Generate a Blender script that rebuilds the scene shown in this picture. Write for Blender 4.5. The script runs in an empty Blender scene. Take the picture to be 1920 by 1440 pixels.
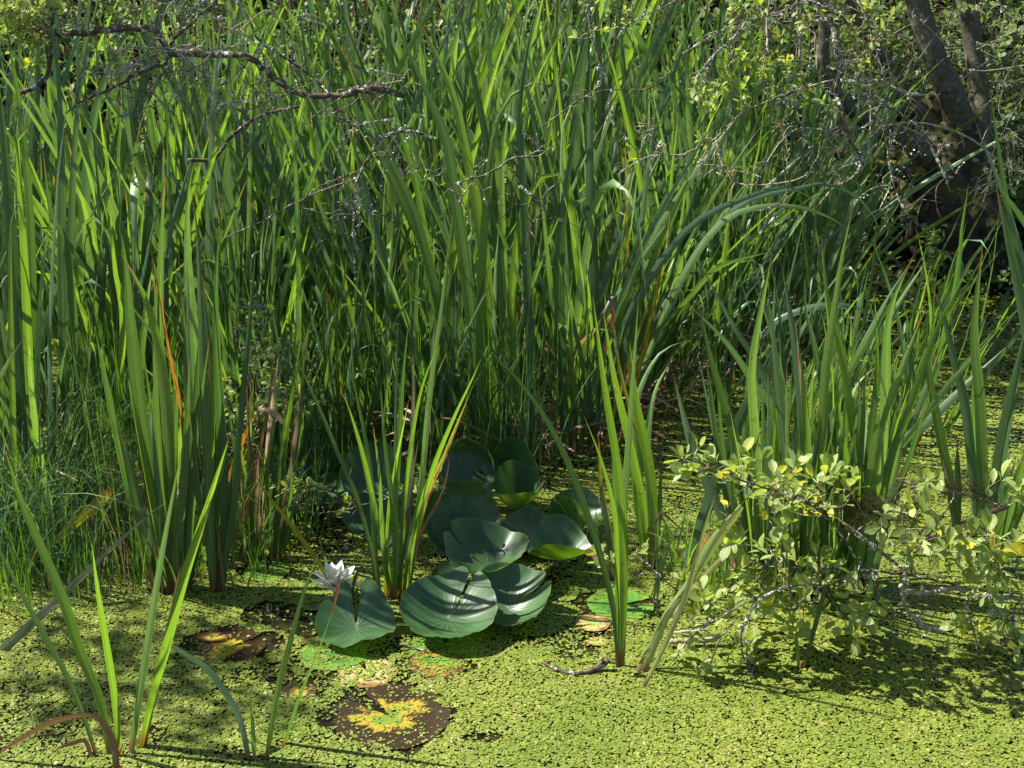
import bpy, math, random
import numpy as np
from mathutils import Vector, Matrix, noise as mnoise

# ------------------------------------------------------------------ camera, world, sun
S = bpy.context.scene
PITCH = math.radians(20.0); CAM_H = 1.8; FPX = 960 / math.tan(math.radians(20.0))
cam_d = bpy.data.cameras.new('camera'); cam = bpy.data.objects.new('camera', cam_d)
S.collection.objects.link(cam)
cam.location = (0, 0, CAM_H); cam.rotation_euler = (math.pi/2 - PITCH, 0, 0)
cam_d.sensor_width = 36; cam_d.lens = 18 / math.tan(math.radians(20.0))
cam_d.clip_start = 0.05; cam_d.clip_end = 2000
S.camera = cam
SUN_EL = math.radians(49); SUN_AZ = math.radians(15)          # sun from the left and a little behind the reeds
sun_dir = Vector((-math.cos(SUN_AZ)*math.cos(SUN_EL), math.sin(SUN_AZ)*math.cos(SUN_EL), math.sin(SUN_EL)))
world = bpy.data.worlds.new('World'); S.world = world; world.use_nodes = True
wn = world.node_tree.nodes; wn.clear()
sky = wn.new('ShaderNodeTexSky'); sky.sky_type = 'NISHITA'; sky.sun_disc = False
sky.sun_elevation = SUN_EL; sky.sun_rotation = math.atan2(sun_dir.x, sun_dir.y)
bg = wn.new('ShaderNodeBackground'); bg.inputs['Strength'].default_value = 0.06
wo = wn.new('ShaderNodeOutputWorld')
world.node_tree.links.new(sky.outputs[0], bg.inputs[0]); world.node_tree.links.new(bg.outputs[0], wo.inputs[0])
ld = bpy.data.lights.new('sun', 'SUN'); ld.energy = 5.0; ld.angle = math.radians(0.5); ld.color = (1.0, 0.95, 0.86)
sun = bpy.data.objects.new('sun', ld); S.collection.objects.link(sun)
sun.rotation_euler = sun_dir.to_track_quat('Z', 'Y').to_euler()
S.view_settings.view_transform = 'Standard'; S.view_settings.look = 'None'
S.view_settings.exposure = 1.45; S.view_settings.gamma = 1.0
cy = S.cycles
cy.max_bounces = 6; cy.diffuse_bounces = 3; cy.glossy_bounces = 2; cy.transmission_bounces = 4; cy.transparent_max_bounces = 4
cy.sample_clamp_indirect = 4.0

# ------------------------------------------------------------------ helpers
C = S.collection.objects
SP, CP = math.sin(PITCH), math.cos(PITCH)
def ray(px, py):
    x = (px-960)/FPX; y = -(py-720)/FPX
    return Vector((x, CP + y*SP, -SP + y*CP))
def at(px, py, Y):                      # the world point on the sight line at ground distance Y
    r = ray(px, py); return Vector((0, 0, CAM_H)) + r*(Y/r.y)
def gnd(px, py, z=0.0):                 # the world point on the water
    r = ray(px, py); return Vector((0, 0, CAM_H)) + r*((CAM_H-z)/-r.z)
def ppm(P):                             # pixels per metre at a point
    return FPX / (P.y*CP - (P.z-CAM_H)*SP)
def tag(o, label=None, cat=None, group=None, kind=None):
    if label: o['label'] = label
    if cat: o['category'] = cat
    if group: o['group'] = group
    if kind: o['kind'] = kind
    return o
def empty(name, loc):
    o = bpy.data.objects.new(name, None); o.empty_display_size = 0.05; C.link(o); o.location = loc; return o
def put(name, me, parent=None):
    o = bpy.data.objects.new(name, me); C.link(o)
    if parent is not None:
        o.parent = parent; o.matrix_parent_inverse = Matrix.Translation(-Vector(parent.location))
    return o
def crom(pts, n):
    """n+1 samples of a Catmull-Rom curve, evenly by length."""
    P = [np.array(p, float) for p in pts]
    if len(P) == 2: P = [P[0], (P[0]+P[1])/2, P[1]]
    Q = [2*P[0]-P[1]] + P + [2*P[-1]-P[-2]]
    out = []
    for i in range(1, len(Q)-2):
        p0, p1, p2, p3 = Q[i-1:i+3]
        for k in range(8):
            t = k/8
            out.append(.5*((2*p1)+(-p0+p2)*t+(2*p0-5*p1+4*p2-p3)*t*t+(-p0+3*p1-3*p2+p3)*t**3))
    out.append(P[-1]); out = np.array(out)
    d = np.r_[0, np.cumsum(np.linalg.norm(np.diff(out[:, :3], axis=0), axis=1))]
    s = np.linspace(0, d[-1], n+1)
    return np.stack([np.interp(s, d, out[:, k]) for k in range(out.shape[1])], 1)
def unit(v):
    l = np.linalg.norm(v); return v/l if l > 1e-9 else v
class MB:
    """collects vertices, faces and uvs and links them as one mesh object"""
    def __init__(s): s.v = []; s.f = []; s.uv = []; s.n = 0; s.mi = []
    def grid(s, rows, uvr, closed=False, mi=0):
        r = len(rows); c = len(rows[0]); b = s.n
        for row in rows: s.v.extend([tuple(p) for p in row])
        s.n += r*c
        for i in range(r-1):
            for j in range(c if closed else c-1):
                k = (j+1) % c
                s.f.append((b+i*c+j, b+i*c+k, b+(i+1)*c+k, b+(i+1)*c+j)); s.mi.append(mi)
                a = uvr[i][j]; d = uvr[i+1][j]
                b2 = uvr[i][k] if k else (1.0, a[1]); c2 = uvr[i+1][k] if k else (1.0, d[1])
                s.uv.extend((a, b2, c2, d))
    def poly(s, pts, uvs, mi=0):
        b = s.n; s.v.extend([tuple(p) for p in pts]); s.n += len(pts)
        s.f.append(tuple(range(b, b+len(pts)))); s.uv.extend(uvs); s.mi.append(mi)
    def fan(s, pts, centre, uvs, cuv, mi=0):
        b = s.n; s.v.extend([tuple(p) for p in pts]); s.v.append(tuple(centre)); s.n += len(pts)+1
        m = len(pts)
        for i in range(m):
            j = (i+1) % m
            s.f.append((b+i, b+j, b+m)); s.uv.extend((uvs[i], uvs[j], cuv)); s.mi.append(mi)
    def mesh(s, name, mats):
        me = bpy.data.meshes.new(name); me.from_pydata(s.v, [], s.f)
        if not isinstance(mats, (list, tuple)): mats = [mats]
        for m in mats: me.materials.append(m)
        uvl = me.uv_layers.new(name='UVMap')
        uvl.data.foreach_set('uv', np.array(s.uv, dtype=np.float32).ravel())
        me.polygons.foreach_set('use_smooth', np.ones(len(s.f), dtype=bool))
        if len(mats) > 1: me.polygons.foreach_set('material_index', np.array(s.mi, dtype=np.int32))
        me.update(); return me
    def build(s, name, mats, parent=None): return put(name, s.mesh(name, mats), parent)

# ------------------------------------------------------------------ materials
def mk(name):
    m = bpy.data.materials.new(name); m.use_nodes = True; nt = m.node_tree; nt.nodes.clear()
    return m, nt, nt.nodes, nt.links
def node(nt, t, **kw):
    n = nt.nodes.new(t)
    for k, v in kw.items(): setattr(n, k, v)
    return n
def mixc(nt, fac, a, b, mode='MIX'):
    n = nt.nodes.new('ShaderNodeMix'); n.data_type = 'RGBA'; n.blend_type = mode; n.clamp_result = False
    for sock, v in ((n.inputs[0], fac), (n.inputs[6], a), (n.inputs[7], b)):
        if isinstance(v, (int, float)): sock.default_value = v
        elif isinstance(v, tuple): sock.default_value = (*v, 1) if len(v) == 3 else v
        else: nt.links.new(v, sock)
    return n.outputs[2]
def maprange(nt, val, a, b, c=0.0, d=1.0, smooth=True):
    n = nt.nodes.new('ShaderNodeMapRange'); n.interpolation_type = 'SMOOTHSTEP' if smooth else 'LINEAR'
    nt.links.new(val, n.inputs[0])
    for i, v in enumerate((a, b, c, d)): n.inputs[i+1].default_value = v
    return n.outputs[0]
def math_(nt, op, a, b=0.0, c=0.0):
    n = nt.nodes.new('ShaderNodeMath'); n.operation = op
    for s_, v in zip(n.inputs, (a, b, c)):
        if isinstance(v, (int, float)): s_.default_value = v
        else: nt.links.new(v, s_)
    return n.outputs[0]
def leaf_out(nt, col, tint, tmix, rough, bump=None, bstr=0.2, spec=0.5):
    p = node(nt, 'ShaderNodeBsdfPrincipled'); p.inputs['Roughness'].default_value = rough
    p.inputs['Specular IOR Level'].default_value = spec
    nt.links.new(col, p.inputs['Base Color'])
    t = node(nt, 'ShaderNodeBsdfTranslucent'); nt.links.new(mixc(nt, 1.0, col, tint, 'MULTIPLY'), t.inputs[0])
    mx = node(nt, 'ShaderNodeMixShader'); mx.inputs[0].default_value = tmix
    nt.links.new(p.outputs[0], mx.inputs[1]); nt.links.new(t.outputs[0], mx.inputs[2])
    if bump is not None:
        bn = node(nt, 'ShaderNodeBump'); bn.inputs['Strength'].default_value = bstr; bn.inputs['Distance'].default_value = 0.002
        nt.links.new(bump, bn.inputs['Height']); nt.links.new(bn.outputs[0], p.inputs['Normal'])
    o = node(nt, 'ShaderNodeOutputMaterial'); nt.links.new(mx.outputs[0], o.inputs[0])
def blade_mat(name, c1, c2, tint, base=(0.16, 0.075, 0.03), tip=(0.22, 0.13, 0.06), tmix=0.33, rough=0.40,
              base_v=0.055, blotch=None, blotch_lo=0.52, tipq=0.6, spec=0.55):
    m, nt, N, L = mk(name)
    uv = node(nt, 'ShaderNodeUVMap'); sep = node(nt, 'ShaderNodeSeparateXYZ'); L.new(uv.outputs[0], sep.inputs[0])
    oi = node(nt, 'ShaderNodeObjectInfo'); rnd = oi.outputs['Random']
    cmb = node(nt, 'ShaderNodeCombineXYZ')
    L.new(math_(nt, 'MULTIPLY', sep.outputs[0], 9.0), cmb.inputs[0])
    L.new(math_(nt, 'MULTIPLY', sep.outputs[1], 0.8), cmb.inputs[1])
    L.new(math_(nt, 'MULTIPLY', rnd, 57.0), cmb.inputs[2])
    st = node(nt, 'ShaderNodeTexNoise'); st.inputs['Scale'].default_value = 2.2; st.inputs['Detail'].default_value = 3
    L.new(cmb.outputs[0], st.inputs[0])
    col = mixc(nt, rnd, c1, c2)
    hs = node(nt, 'ShaderNodeHueSaturation'); L.new(col, hs.inputs['Color'])
    L.new(maprange(nt, st.outputs[0], 0.3, 0.72, 0.62, 1.45), hs.inputs['Value']); col = hs.outputs[0]
    # paler midrib
    mid = math_(nt, 'ABSOLUTE', math_(nt, 'SUBTRACT', sep.outputs[0], 0.5))
    col = mixc(nt, maprange(nt, mid, 0.02, 0.07, 0.35, 0.0), col, (c2[0]*1.6, c2[1]*1.5, c2[2]*1.4))
    if blotch:
        c3 = node(nt, 'ShaderNodeCombineXYZ')
        L.new(math_(nt, 'MULTIPLY', sep.outputs[0], 1.6), c3.inputs[0]); L.new(math_(nt, 'MULTIPLY', sep.outputs[1], 9.0), c3.inputs[1])
        L.new(math_(nt, 'MULTIPLY', rnd, 31.0), c3.inputs[2])
        bn = node(nt, 'ShaderNodeTexNoise'); bn.inputs['Scale'].default_value = 1.5; bn.inputs['Detail'].default_value = 4; L.new(c3.outputs[0], bn.inputs[0])
        col = mixc(nt, maprange(nt, bn.outputs[0], blotch_lo, blotch_lo+0.12), col, blotch)
    n2 = node(nt, 'ShaderNodeTexNoise'); n2.inputs['Scale'].default_value = 60; n2.inputs['Detail'].default_value = 3
    tc = node(nt, 'ShaderNodeTexCoord'); L.new(tc.outputs['Object'], n2.inputs[0])
    col = mixc(nt, maprange(nt, n2.outputs[0], 0.62, 0.70, 0, 0.6), col, (0.14, 0.085, 0.035))
    # base and tip colours
    v2 = math_(nt, 'ADD', sep.outputs[1], math_(nt, 'MULTIPLY', math_(nt, 'SUBTRACT', st.outputs[0], 0.5), 0.12))
    col = mixc(nt, maprange(nt, v2, base_v*0.3, base_v*1.6, 0.9, 0.0), col, base)
    tipmask = math_(nt, 'MULTIPLY', maprange(nt, v2, 0.90, 0.985), maprange(nt, rnd, tipq-0.15, tipq))
    col = mixc(nt, tipmask, col, tip)
    leaf_out(nt, col, tint, tmix, rough, st.outputs[0], 0.35, spec)
    return m
M = {}
M['green'] = blade_mat('blade_green', (0.044, 0.090, 0.036), (0.082, 0.138, 0.054), (2.1, 2.3, 0.65))
M['bright'] = blade_mat('blade_bright', (0.09, 0.17, 0.036), (0.145, 0.225, 0.050), (2.0, 2.15, 0.5), tmix=0.42)
M['blue'] = blade_mat('blade_bluegreen', (0.06, 0.125, 0.062), (0.095, 0.16, 0.085), (1.8, 1.9, 0.6), tmix=0.32, rough=0.42, spec=0.6)
M['pale'] = blade_mat('blade_pale', (0.13, 0.24, 0.085), (0.19, 0.30, 0.11), (1.6, 1.7, 0.5), tmix=0.35, rough=0.36)  # pale blades; the lighter green also stands in for whitish highlights
M['yellow'] = blade_mat('blade_yellow', (0.26, 0.26, 0.02), (0.34, 0.30, 0.03), (1.7, 1.6, 0.5), blotch=(0.22, 0.08, 0.02), blotch_lo=0.50, tipq=0.3)
M['orange'] = blade_mat('blade_orange', (0.40, 0.22, 0.03), (0.30, 0.13, 0.03), (1.4, 1.3, 0.6), blotch=(0.10, 0.035, 0.015), blotch_lo=0.52, tipq=0.2)
M['brown'] = blade_mat('blade_brown', (0.13, 0.065, 0.035), (0.22, 0.12, 0.075), (1.3, 1.1, 0.8), tmix=0.2, rough=0.6, blotch=(0.30, 0.20, 0.13), blotch_lo=0.58)
M['tan'] = blade_mat('blade_tan', (0.34, 0.24, 0.16), (0.42, 0.30, 0.20), (1.2, 1.1, 0.8), tmix=0.25, rough=0.6, blotch=(0.14, 0.07, 0.04), blotch_lo=0.54)
M['grey'] = blade_mat('blade_greydry', (0.18, 0.17, 0.11), (0.26, 0.24, 0.17), (1.3, 1.3, 0.8), tmix=0.2, rough=0.55, base=(0.12, 0.16, 0.05), base_v=0.3, blotch=(0.10, 0.15, 0.05), blotch_lo=0.5)
M['straw'] = blade_mat('blade_straw', (0.30, 0.34, 0.13), (0.38, 0.38, 0.17), (1.4, 1.4, 0.6), tmix=0.35, blotch=(0.16, 0.22, 0.05), blotch_lo=0.56)
M['sedge'] = blade_mat('blade_sedge', (0.07, 0.145, 0.055), (0.13, 0.21, 0.085), (1.6, 1.9, 0.7), tmix=0.3, rough=0.35)
M['grass'] = blade_mat('blade_grass', (0.06, 0.16, 0.02), (0.11, 0.22, 0.04), (2.0, 2.0, 0.5), tmix=0.4)

def foliage_mat(name, c1, c2, c3, tint, tmix=0.42, rough=0.42, yfrac=0.93):
    m, nt, N, L = mk(name)
    at_ = node(nt, 'ShaderNodeAttribute'); at_.attribute_name = 'rnd'
    uv = node(nt, 'ShaderNodeUVMap'); sep = node(nt, 'ShaderNodeSeparateXYZ'); L.new(uv.outputs[0], sep.inputs[0])
    col = mixc(nt, at_.outputs['Fac'], c1, c2)
    col = mixc(nt, maprange(nt, at_.outputs['Fac'], yfrac-0.01, yfrac+0.01), col, c3)
    mid = math_(nt, 'ABSOLUTE', math_(nt, 'SUBTRACT', sep.outputs[0], 0.5))
    col = mixc(nt, maprange(nt, mid, 0.02, 0.08, 0.4, 0.0), col, (c2[0]*1.5, c2[1]*1.4, c2[2]*1.5))
    w = math_(nt, 'SINE', math_(nt, 'MULTIPLY', math_(nt, 'SUBTRACT', sep.outputs[1], math_(nt, 'MULTIPLY', mid, 0.7)), 44.0))
    n2 = node(nt, 'ShaderNodeTexNoise'); n2.inputs['Scale'].default_value = 110
    geo = node(nt, 'ShaderNodeNewGeometry'); L.new(geo.outputs['Position'], n2.inputs[0])
    col = mixc(nt, maprange(nt, n2.outputs[0], 0.64, 0.70, 0, 0.5), col, (0.16, 0.10, 0.04))
    # the underside of the leaves is paler and felted
    col = mixc(nt, math_(nt, 'MULTIPLY', geo.outputs['Backfacing'], 0.5), col, (0.22, 0.28, 0.16))
    leaf_out(nt, col, tint, tmix, rough, w, 0.25)
    return m
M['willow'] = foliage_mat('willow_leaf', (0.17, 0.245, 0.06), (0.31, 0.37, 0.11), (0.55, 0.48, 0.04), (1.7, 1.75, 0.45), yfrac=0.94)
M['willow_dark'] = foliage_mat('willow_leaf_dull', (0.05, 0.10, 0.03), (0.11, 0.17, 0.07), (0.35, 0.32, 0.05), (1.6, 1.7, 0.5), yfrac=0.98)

def bark_mat(name, c1, c2, lichen=(0.38, 0.42, 0.34), lo=0.60, moss=None, scale=22, bstr=0.7):
    m, nt, N, L = mk(name)
    tc = node(nt, 'ShaderNodeTexCoord')
    a = node(nt, 'ShaderNodeTexNoise'); a.inputs['Scale'].default_value = scale; a.inputs['Detail'].default_value = 8; a.inputs['Roughness'].default_value = 0.65
    L.new(tc.outputs['Object'], a.inputs[0])
    b = node(nt, 'ShaderNodeTexNoise'); b.inputs['Scale'].default_value = scale*0.45; b.inputs['Detail'].default_value = 6; L.new(tc.outputs['Object'], b.inputs[0])
    col = mixc(nt, maprange(nt, a.outputs[0], 0.35, 0.65), c1, c2)
    if moss:
        geo = node(nt, 'ShaderNodeNewGeometry'); sx = node(nt, 'ShaderNodeSeparateXYZ'); L.new(geo.outputs['Normal'], sx.inputs[0])
        f = math_(nt, 'MULTIPLY', maprange(nt, sx.outputs[2], -0.1, 0.7), maprange(nt, b.outputs[0], 0.42, 0.58))
        col = mixc(nt, f, col, moss)
    c = node(nt, 'ShaderNodeTexNoise'); c.inputs['Scale'].default_value = scale*0.9; c.inputs['Detail'].default_value = 7
    mp = node(nt, 'ShaderNodeMapping'); mp.inputs['Location'].default_value = (7, 3, 1); L.new(tc.outputs['Object'], mp.inputs[0]); L.new(mp.outputs[0], c.inputs[0])
    col = mixc(nt, maprange(nt, c.outputs[0], lo, lo+0.06), col, lichen)
    p = node(nt, 'ShaderNodeBsdfPrincipled'); p.inputs['Roughness'].default_value = 0.95; p.inputs['Specular IOR Level'].default_value = 0.05
    L.new(col, p.inputs['Base Color'])
    bn = node(nt, 'ShaderNodeBump'); bn.inputs['Strength'].default_value = bstr; bn.inputs['Distance'].default_value = 0.01
    L.new(a.outputs[0], bn.inputs['Height']); L.new(bn.outputs[0], p.inputs['Normal'])
    o = node(nt, 'ShaderNodeOutputMaterial'); L.new(p.outputs[0], o.inputs[0])
    return m
M['trunk'] = bark_mat('bark_trunk', (0.022, 0.018, 0.013), (0.062, 0.052, 0.040), lichen=(0.20, 0.21, 0.17), lo=0.63, moss=(0.06, 0.065, 0.02))
M['limb'] = bark_mat('bark_limb', (0.07, 0.066, 0.048), (0.14, 0.13, 0.10), lichen=(0.27, 0.29, 0.22), lo=0.62, moss=(0.09, 0.095, 0.035), scale=40)
M['moss'] = bark_mat('bark_mossy', (0.05, 0.04, 0.02), (0.10, 0.085, 0.03), lichen=(0.22, 0.24, 0.15), lo=0.66, moss=(0.16, 0.14, 0.025), scale=40)
M['twig'] = bark_mat('bark_twig', (0.09, 0.065, 0.045), (0.20, 0.16, 0.12), lo=0.57, scale=90, bstr=0.4)
M['twigpale'] = bark_mat('bark_twig_pale', (0.24, 0.20, 0.14), (0.36, 0.31, 0.23), lo=0.60, scale=90, bstr=0.4)
M['deadwood'] = bark_mat('bark_deadwood', (0.07, 0.055, 0.04), (0.16, 0.125, 0.09), lo=0.55, scale=60)
M['lichen'] = bark_mat('lichen_grey', (0.36, 0.40, 0.32), (0.60, 0.62, 0.54), lichen=(0.70, 0.72, 0.66), lo=0.6, scale=150)
M['algae'] = bark_mat('dead_weed', (0.02, 0.016, 0.008), (0.05, 0.045, 0.02), lichen=(0.08, 0.09, 0.03), lo=0.62, scale=80)
M['soil'] = bark_mat('soil', (0.006, 0.005, 0.003), (0.018, 0.014, 0.008), lichen=(0.018, 0.022, 0.008), lo=0.55, scale=6)

def simple(name, col, rough=0.5, trans=0.0, tint=(1, 1, 1), spec=0.5):
    m, nt, N, L = mk(name)
    c = node(nt, 'ShaderNodeRGB'); c.outputs[0].default_value = (*col, 1)
    n2 = node(nt, 'ShaderNodeTexNoise'); n2.inputs['Scale'].default_value = 200
    tc = node(nt, 'ShaderNodeTexCoord'); L.new(tc.outputs['Object'], n2.inputs[0])
    col_ = mixc(nt, maprange(nt, n2.outputs[0], 0.3, 0.7), tuple(k*0.86 for k in col), c.outputs[0])
    leaf_out(nt, col_, tint, trans, rough, None, 0, spec)
    return m
M['petal'] = simple('petal_white', (0.86, 0.86, 0.80), 0.45, 0.3, (1.0, 1.0, 0.95))
M['stamen'] = simple('stamen_yellow', (0.75, 0.50, 0.06), 0.5, 0.2)
M['petiole'] = simple('petiole', (0.12, 0.12, 0.03), 0.4, 0.1)

def lily_mat():
    m, nt, N, L = mk('lily_leaf')
    uv = node(nt, 'ShaderNodeUVMap'); sep = node(nt, 'ShaderNodeSeparateXYZ'); L.new(uv.outputs[0], sep.inputs[0])   # u = angle, v = radius
    geo = node(nt, 'ShaderNodeNewGeometry'); oi = node(nt, 'ShaderNodeObjectInfo')
    tc = node(nt, 'ShaderNodeTexCoord')
    n1 = node(nt, 'ShaderNodeTexNoise'); n1.inputs['Scale'].default_value = 14; n1.inputs['Detail'].default_value = 5; L.new(tc.outputs['Object'], n1.inputs[0])
    col = mixc(nt, maprange(nt, n1.outputs[0], 0.35, 0.68), (0.024, 0.066, 0.020), (0.046, 0.105, 0.034))
    vein = math_(nt, 'POWER', math_(nt, 'ABSOLUTE', math_(nt, 'SINE', math_(nt, 'MULTIPLY', sep.outputs[0], math.pi*15))), 14.0)
    vein = math_(nt, 'MULTIPLY', vein, maprange(nt, sep.outputs[1], 0.1, 0.95, 0.75, 0.2))
    col = mixc(nt, vein, col, (0.06, 0.11, 0.05))
    n2 = node(nt, 'ShaderNodeTexNoise'); n2.inputs['Scale'].default_value = 90; L.new(tc.outputs['Object'], n2.inputs[0])
    col = mixc(nt, maprange(nt, n2.outputs[0], 0.68, 0.74, 0, 0.7), col, (0.10, 0.07, 0.02))
    col = mixc(nt, maprange(nt, sep.outputs[1], 0.965, 1.0, 0, 0.5), col, (0.13, 0.14, 0.04))
    col = mixc(nt, math_(nt, 'SUBTRACT', 1.0, geo.outputs['Backfacing']), col, (0.13, 0.23, 0.035))
    leaf_out(nt, col, (2.6, 3.0, 0.5), 0.10, 0.40, math_(nt, 'ADD', math_(nt, 'MULTIPLY', vein, -0.8), math_(nt, 'MULTIPLY', n1.outputs[0], 2.0)), 0.35, 0.5)
    return m
M['lily'] = lily_mat()
def pad_mat(name, centre, mid, edge, r1=0.35, r2=0.75, wild=0.5, rough=0.25):
    """an old floating pad: colours in ragged rings from the stalk outwards"""
    m, nt, N, L = mk(name)
    uv = node(nt, 'ShaderNodeUVMap'); sep = node(nt, 'ShaderNodeSeparateXYZ'); L.new(uv.outputs[0], sep.inputs[0])
    tc = node(nt, 'ShaderNodeTexCoord')
    n1 = node(nt, 'ShaderNodeTexNoise'); n1.inputs['Scale'].default_value = 16; n1.inputs['Detail'].default_value = 6; L.new(tc.outputs['Object'], n1.inputs[0])
    ray_ = node(nt, 'ShaderNodeCombineXYZ')
    L.new(math_(nt, 'MULTIPLY', math_(nt, 'SINE', math_(nt, 'MULTIPLY', sep.outputs[0], math.tau)), 1.8), ray_.inputs[0])
    L.new(math_(nt, 'MULTIPLY', math_(nt, 'COSINE', math_(nt, 'MULTIPLY', sep.outputs[0], math.tau)), 1.8), ray_.inputs[1])
    n3 = node(nt, 'ShaderNodeTexNoise'); n3.inputs['Scale'].default_value = 2.6; n3.inputs['Detail'].default_value = 4; L.new(ray_.outputs[0], n3.inputs[0])
    v = math_(nt, 'ADD', sep.outputs[1], math_(nt, 'ADD', math_(nt, 'MULTIPLY', math_(nt, 'SUBTRACT', n1.outputs[0], 0.5), wild*2.6),
                                             math_(nt, 'MULTIPLY', math_(nt, 'SUBTRACT', n3.outputs[0], 0.5), wild*1.5)))
    col = mixc(nt, maprange(nt, v, r1-0.12, r1+0.14), centre, mid)
    col = mixc(nt, maprange(nt, v, r2-0.09, r2+0.13), col, edge)
    n2 = node(nt, 'ShaderNodeTexNoise'); n2.inputs['Scale'].default_value = 70; n2.inputs['Detail'].default_value = 4; L.new(tc.outputs['Object'], n2.inputs[0])
    col = mixc(nt, maprange(nt, n2.outputs[0], 0.56, 0.66, 0, 0.75), col, (0.03, 0.02, 0.012))
    leaf_out(nt, col, (1.2, 1.2, 0.8), 0.05, rough, n2.outputs[0], 0.5, 0.5)
    return m
M['pad_brown'] = pad_mat('pad_decayed', (0.13, 0.20, 0.03), (0.33, 0.24, 0.03), (0.034, 0.020, 0.012), 0.18, 0.42, 0.6, rough=0.10)
M['pad_orange'] = pad_mat('pad_orange', (0.34, 0.30, 0.04), (0.30, 0.16, 0.025), (0.07, 0.04, 0.02), 0.3, 0.6)
M['pad_green'] = pad_mat('pad_green', (0.055, 0.15, 0.03), (0.09, 0.21, 0.03), (0.16, 0.24, 0.03), 0.5, 0.95)
M['pad_yellow'] = pad_mat('pad_yellow', (0.30, 0.33, 0.08), (0.36, 0.30, 0.12), (0.22, 0.13, 0.05), 0.4, 0.8)

def weed_mat():
    m, nt, N, L = mk('duckweed')
    a = node(nt, 'ShaderNodeAttribute'); a.attribute_name = 'rnd'
    geo = node(nt, 'ShaderNodeNewGeometry')
    n1 = node(nt, 'ShaderNodeTexNoise'); n1.inputs['Scale'].default_value = 3.0; n1.inputs['Detail'].default_value = 4; L.new(geo.outputs['Position'], n1.inputs[0])
    col = mixc(nt, a.outputs['Fac'], (0.125, 0.178, 0.026), (0.25, 0.285, 0.050))
    col = mixc(nt, maprange(nt, a.outputs['Fac'], 0.955, 0.965), col, (0.33, 0.25, 0.11))
    col = mixc(nt, maprange(nt, n1.outputs[0], 0.35, 0.7, 0, 0.6), col, (0.11, 0.18, 0.022))
    n2 = node(nt, 'ShaderNodeTexNoise'); n2.inputs['Scale'].default_value = 11; n2.inputs['Detail'].default_value = 3; L.new(geo.outputs['Position'], n2.inputs[0])
    col = mixc(nt, maprange(nt, n2.outputs[0], 0.52, 0.72, 0, 0.4), col, (0.27, 0.27, 0.06))
    leaf_out(nt, col, (1.3, 1.3, 0.4), 0.15, 0.4, None, 0, 0.4)
    return m
M['weed'] = weed_mat()
def water_mat():
    m, nt, N, L = mk('pond_water')
    p = node(nt, 'ShaderNodeBsdfPrincipled'); p.inputs['Roughness'].default_value = 0.06
    p.inputs['Base Color'].default_value = (0.012, 0.012, 0.006, 1); p.inputs['IOR'].default_value = 1.33
    geo = node(nt, 'ShaderNodeNewGeometry')
    n1 = node(nt, 'ShaderNodeTexNoise'); n1.inputs['Scale'].default_value = 25; n1.inputs['Detail'].default_value = 3; L.new(geo.outputs['Position'], n1.inputs[0])
    col = mixc(nt, maprange(nt, n1.outputs[0], 0.4, 0.7), (0.008, 0.008, 0.004), (0.035, 0.028, 0.012)); L.new(col, p.inputs['Base Color'])
    bn = node(nt, 'ShaderNodeBump'); bn.inputs['Strength'].default_value = 0.12; bn.inputs['Distance'].default_value = 0.004
    L.new(n1.outputs[0], bn.inputs['Height']); L.new(bn.outputs[0], p.inputs['Normal'])
    o = node(nt, 'ShaderNodeOutputMaterial'); L.new(p.outputs[0], o.inputs[0])
    return m
M['water'] = water_mat()

# ------------------------------------------------------------------ setting: water, bank
mb = MB(); mb.poly([(-60, -20, 0), (60, -20, 0), (60, 12, 0), (-60, 12, 0)], [(0, 0), (1, 0), (1, 1), (0, 1)])
tag(mb.build('water', M['water']), 'dark pond water under the duckweed', 'water', kind='structure')
rows = []; uvr = []
for i in range(40):
    y = 5.9 + i*0.22 if i < 30 else 12.5 + (i-30)**2*2.2
    row = []
    for j in range(90):
        x = (j-44.5)*0.3 if 5 < j < 84 else (j-44.5)*(1.2 if abs(j-44.5) > 43 else 0.45)
        edge = 7.6 + 0.5*mnoise.noise((x*0.7, 0, 3)) - 1.45*max(0, min(1, (x-0.5)/0.9))
        k = max(0, min(1, (y-edge)/.8)); h = max(-0.3, min(1, (y-edge)/2.5))*1.1 + k*(0.18*mnoise.noise((x*1.3, y*1.3, 0)) + 0.05*mnoise.noise((x*5, y*5, 0)))
        row.append((x, y, h if y > 6.0 else -0.3))
    rows.append(row); uvr.append([(j/90, i/40) for j in range(90)])
mb = MB(); mb.grid(rows, uvr)
tag(mb.build('bank', M['soil']), 'dark soil bank rising behind the reeds', 'bank', kind='structure')

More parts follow.
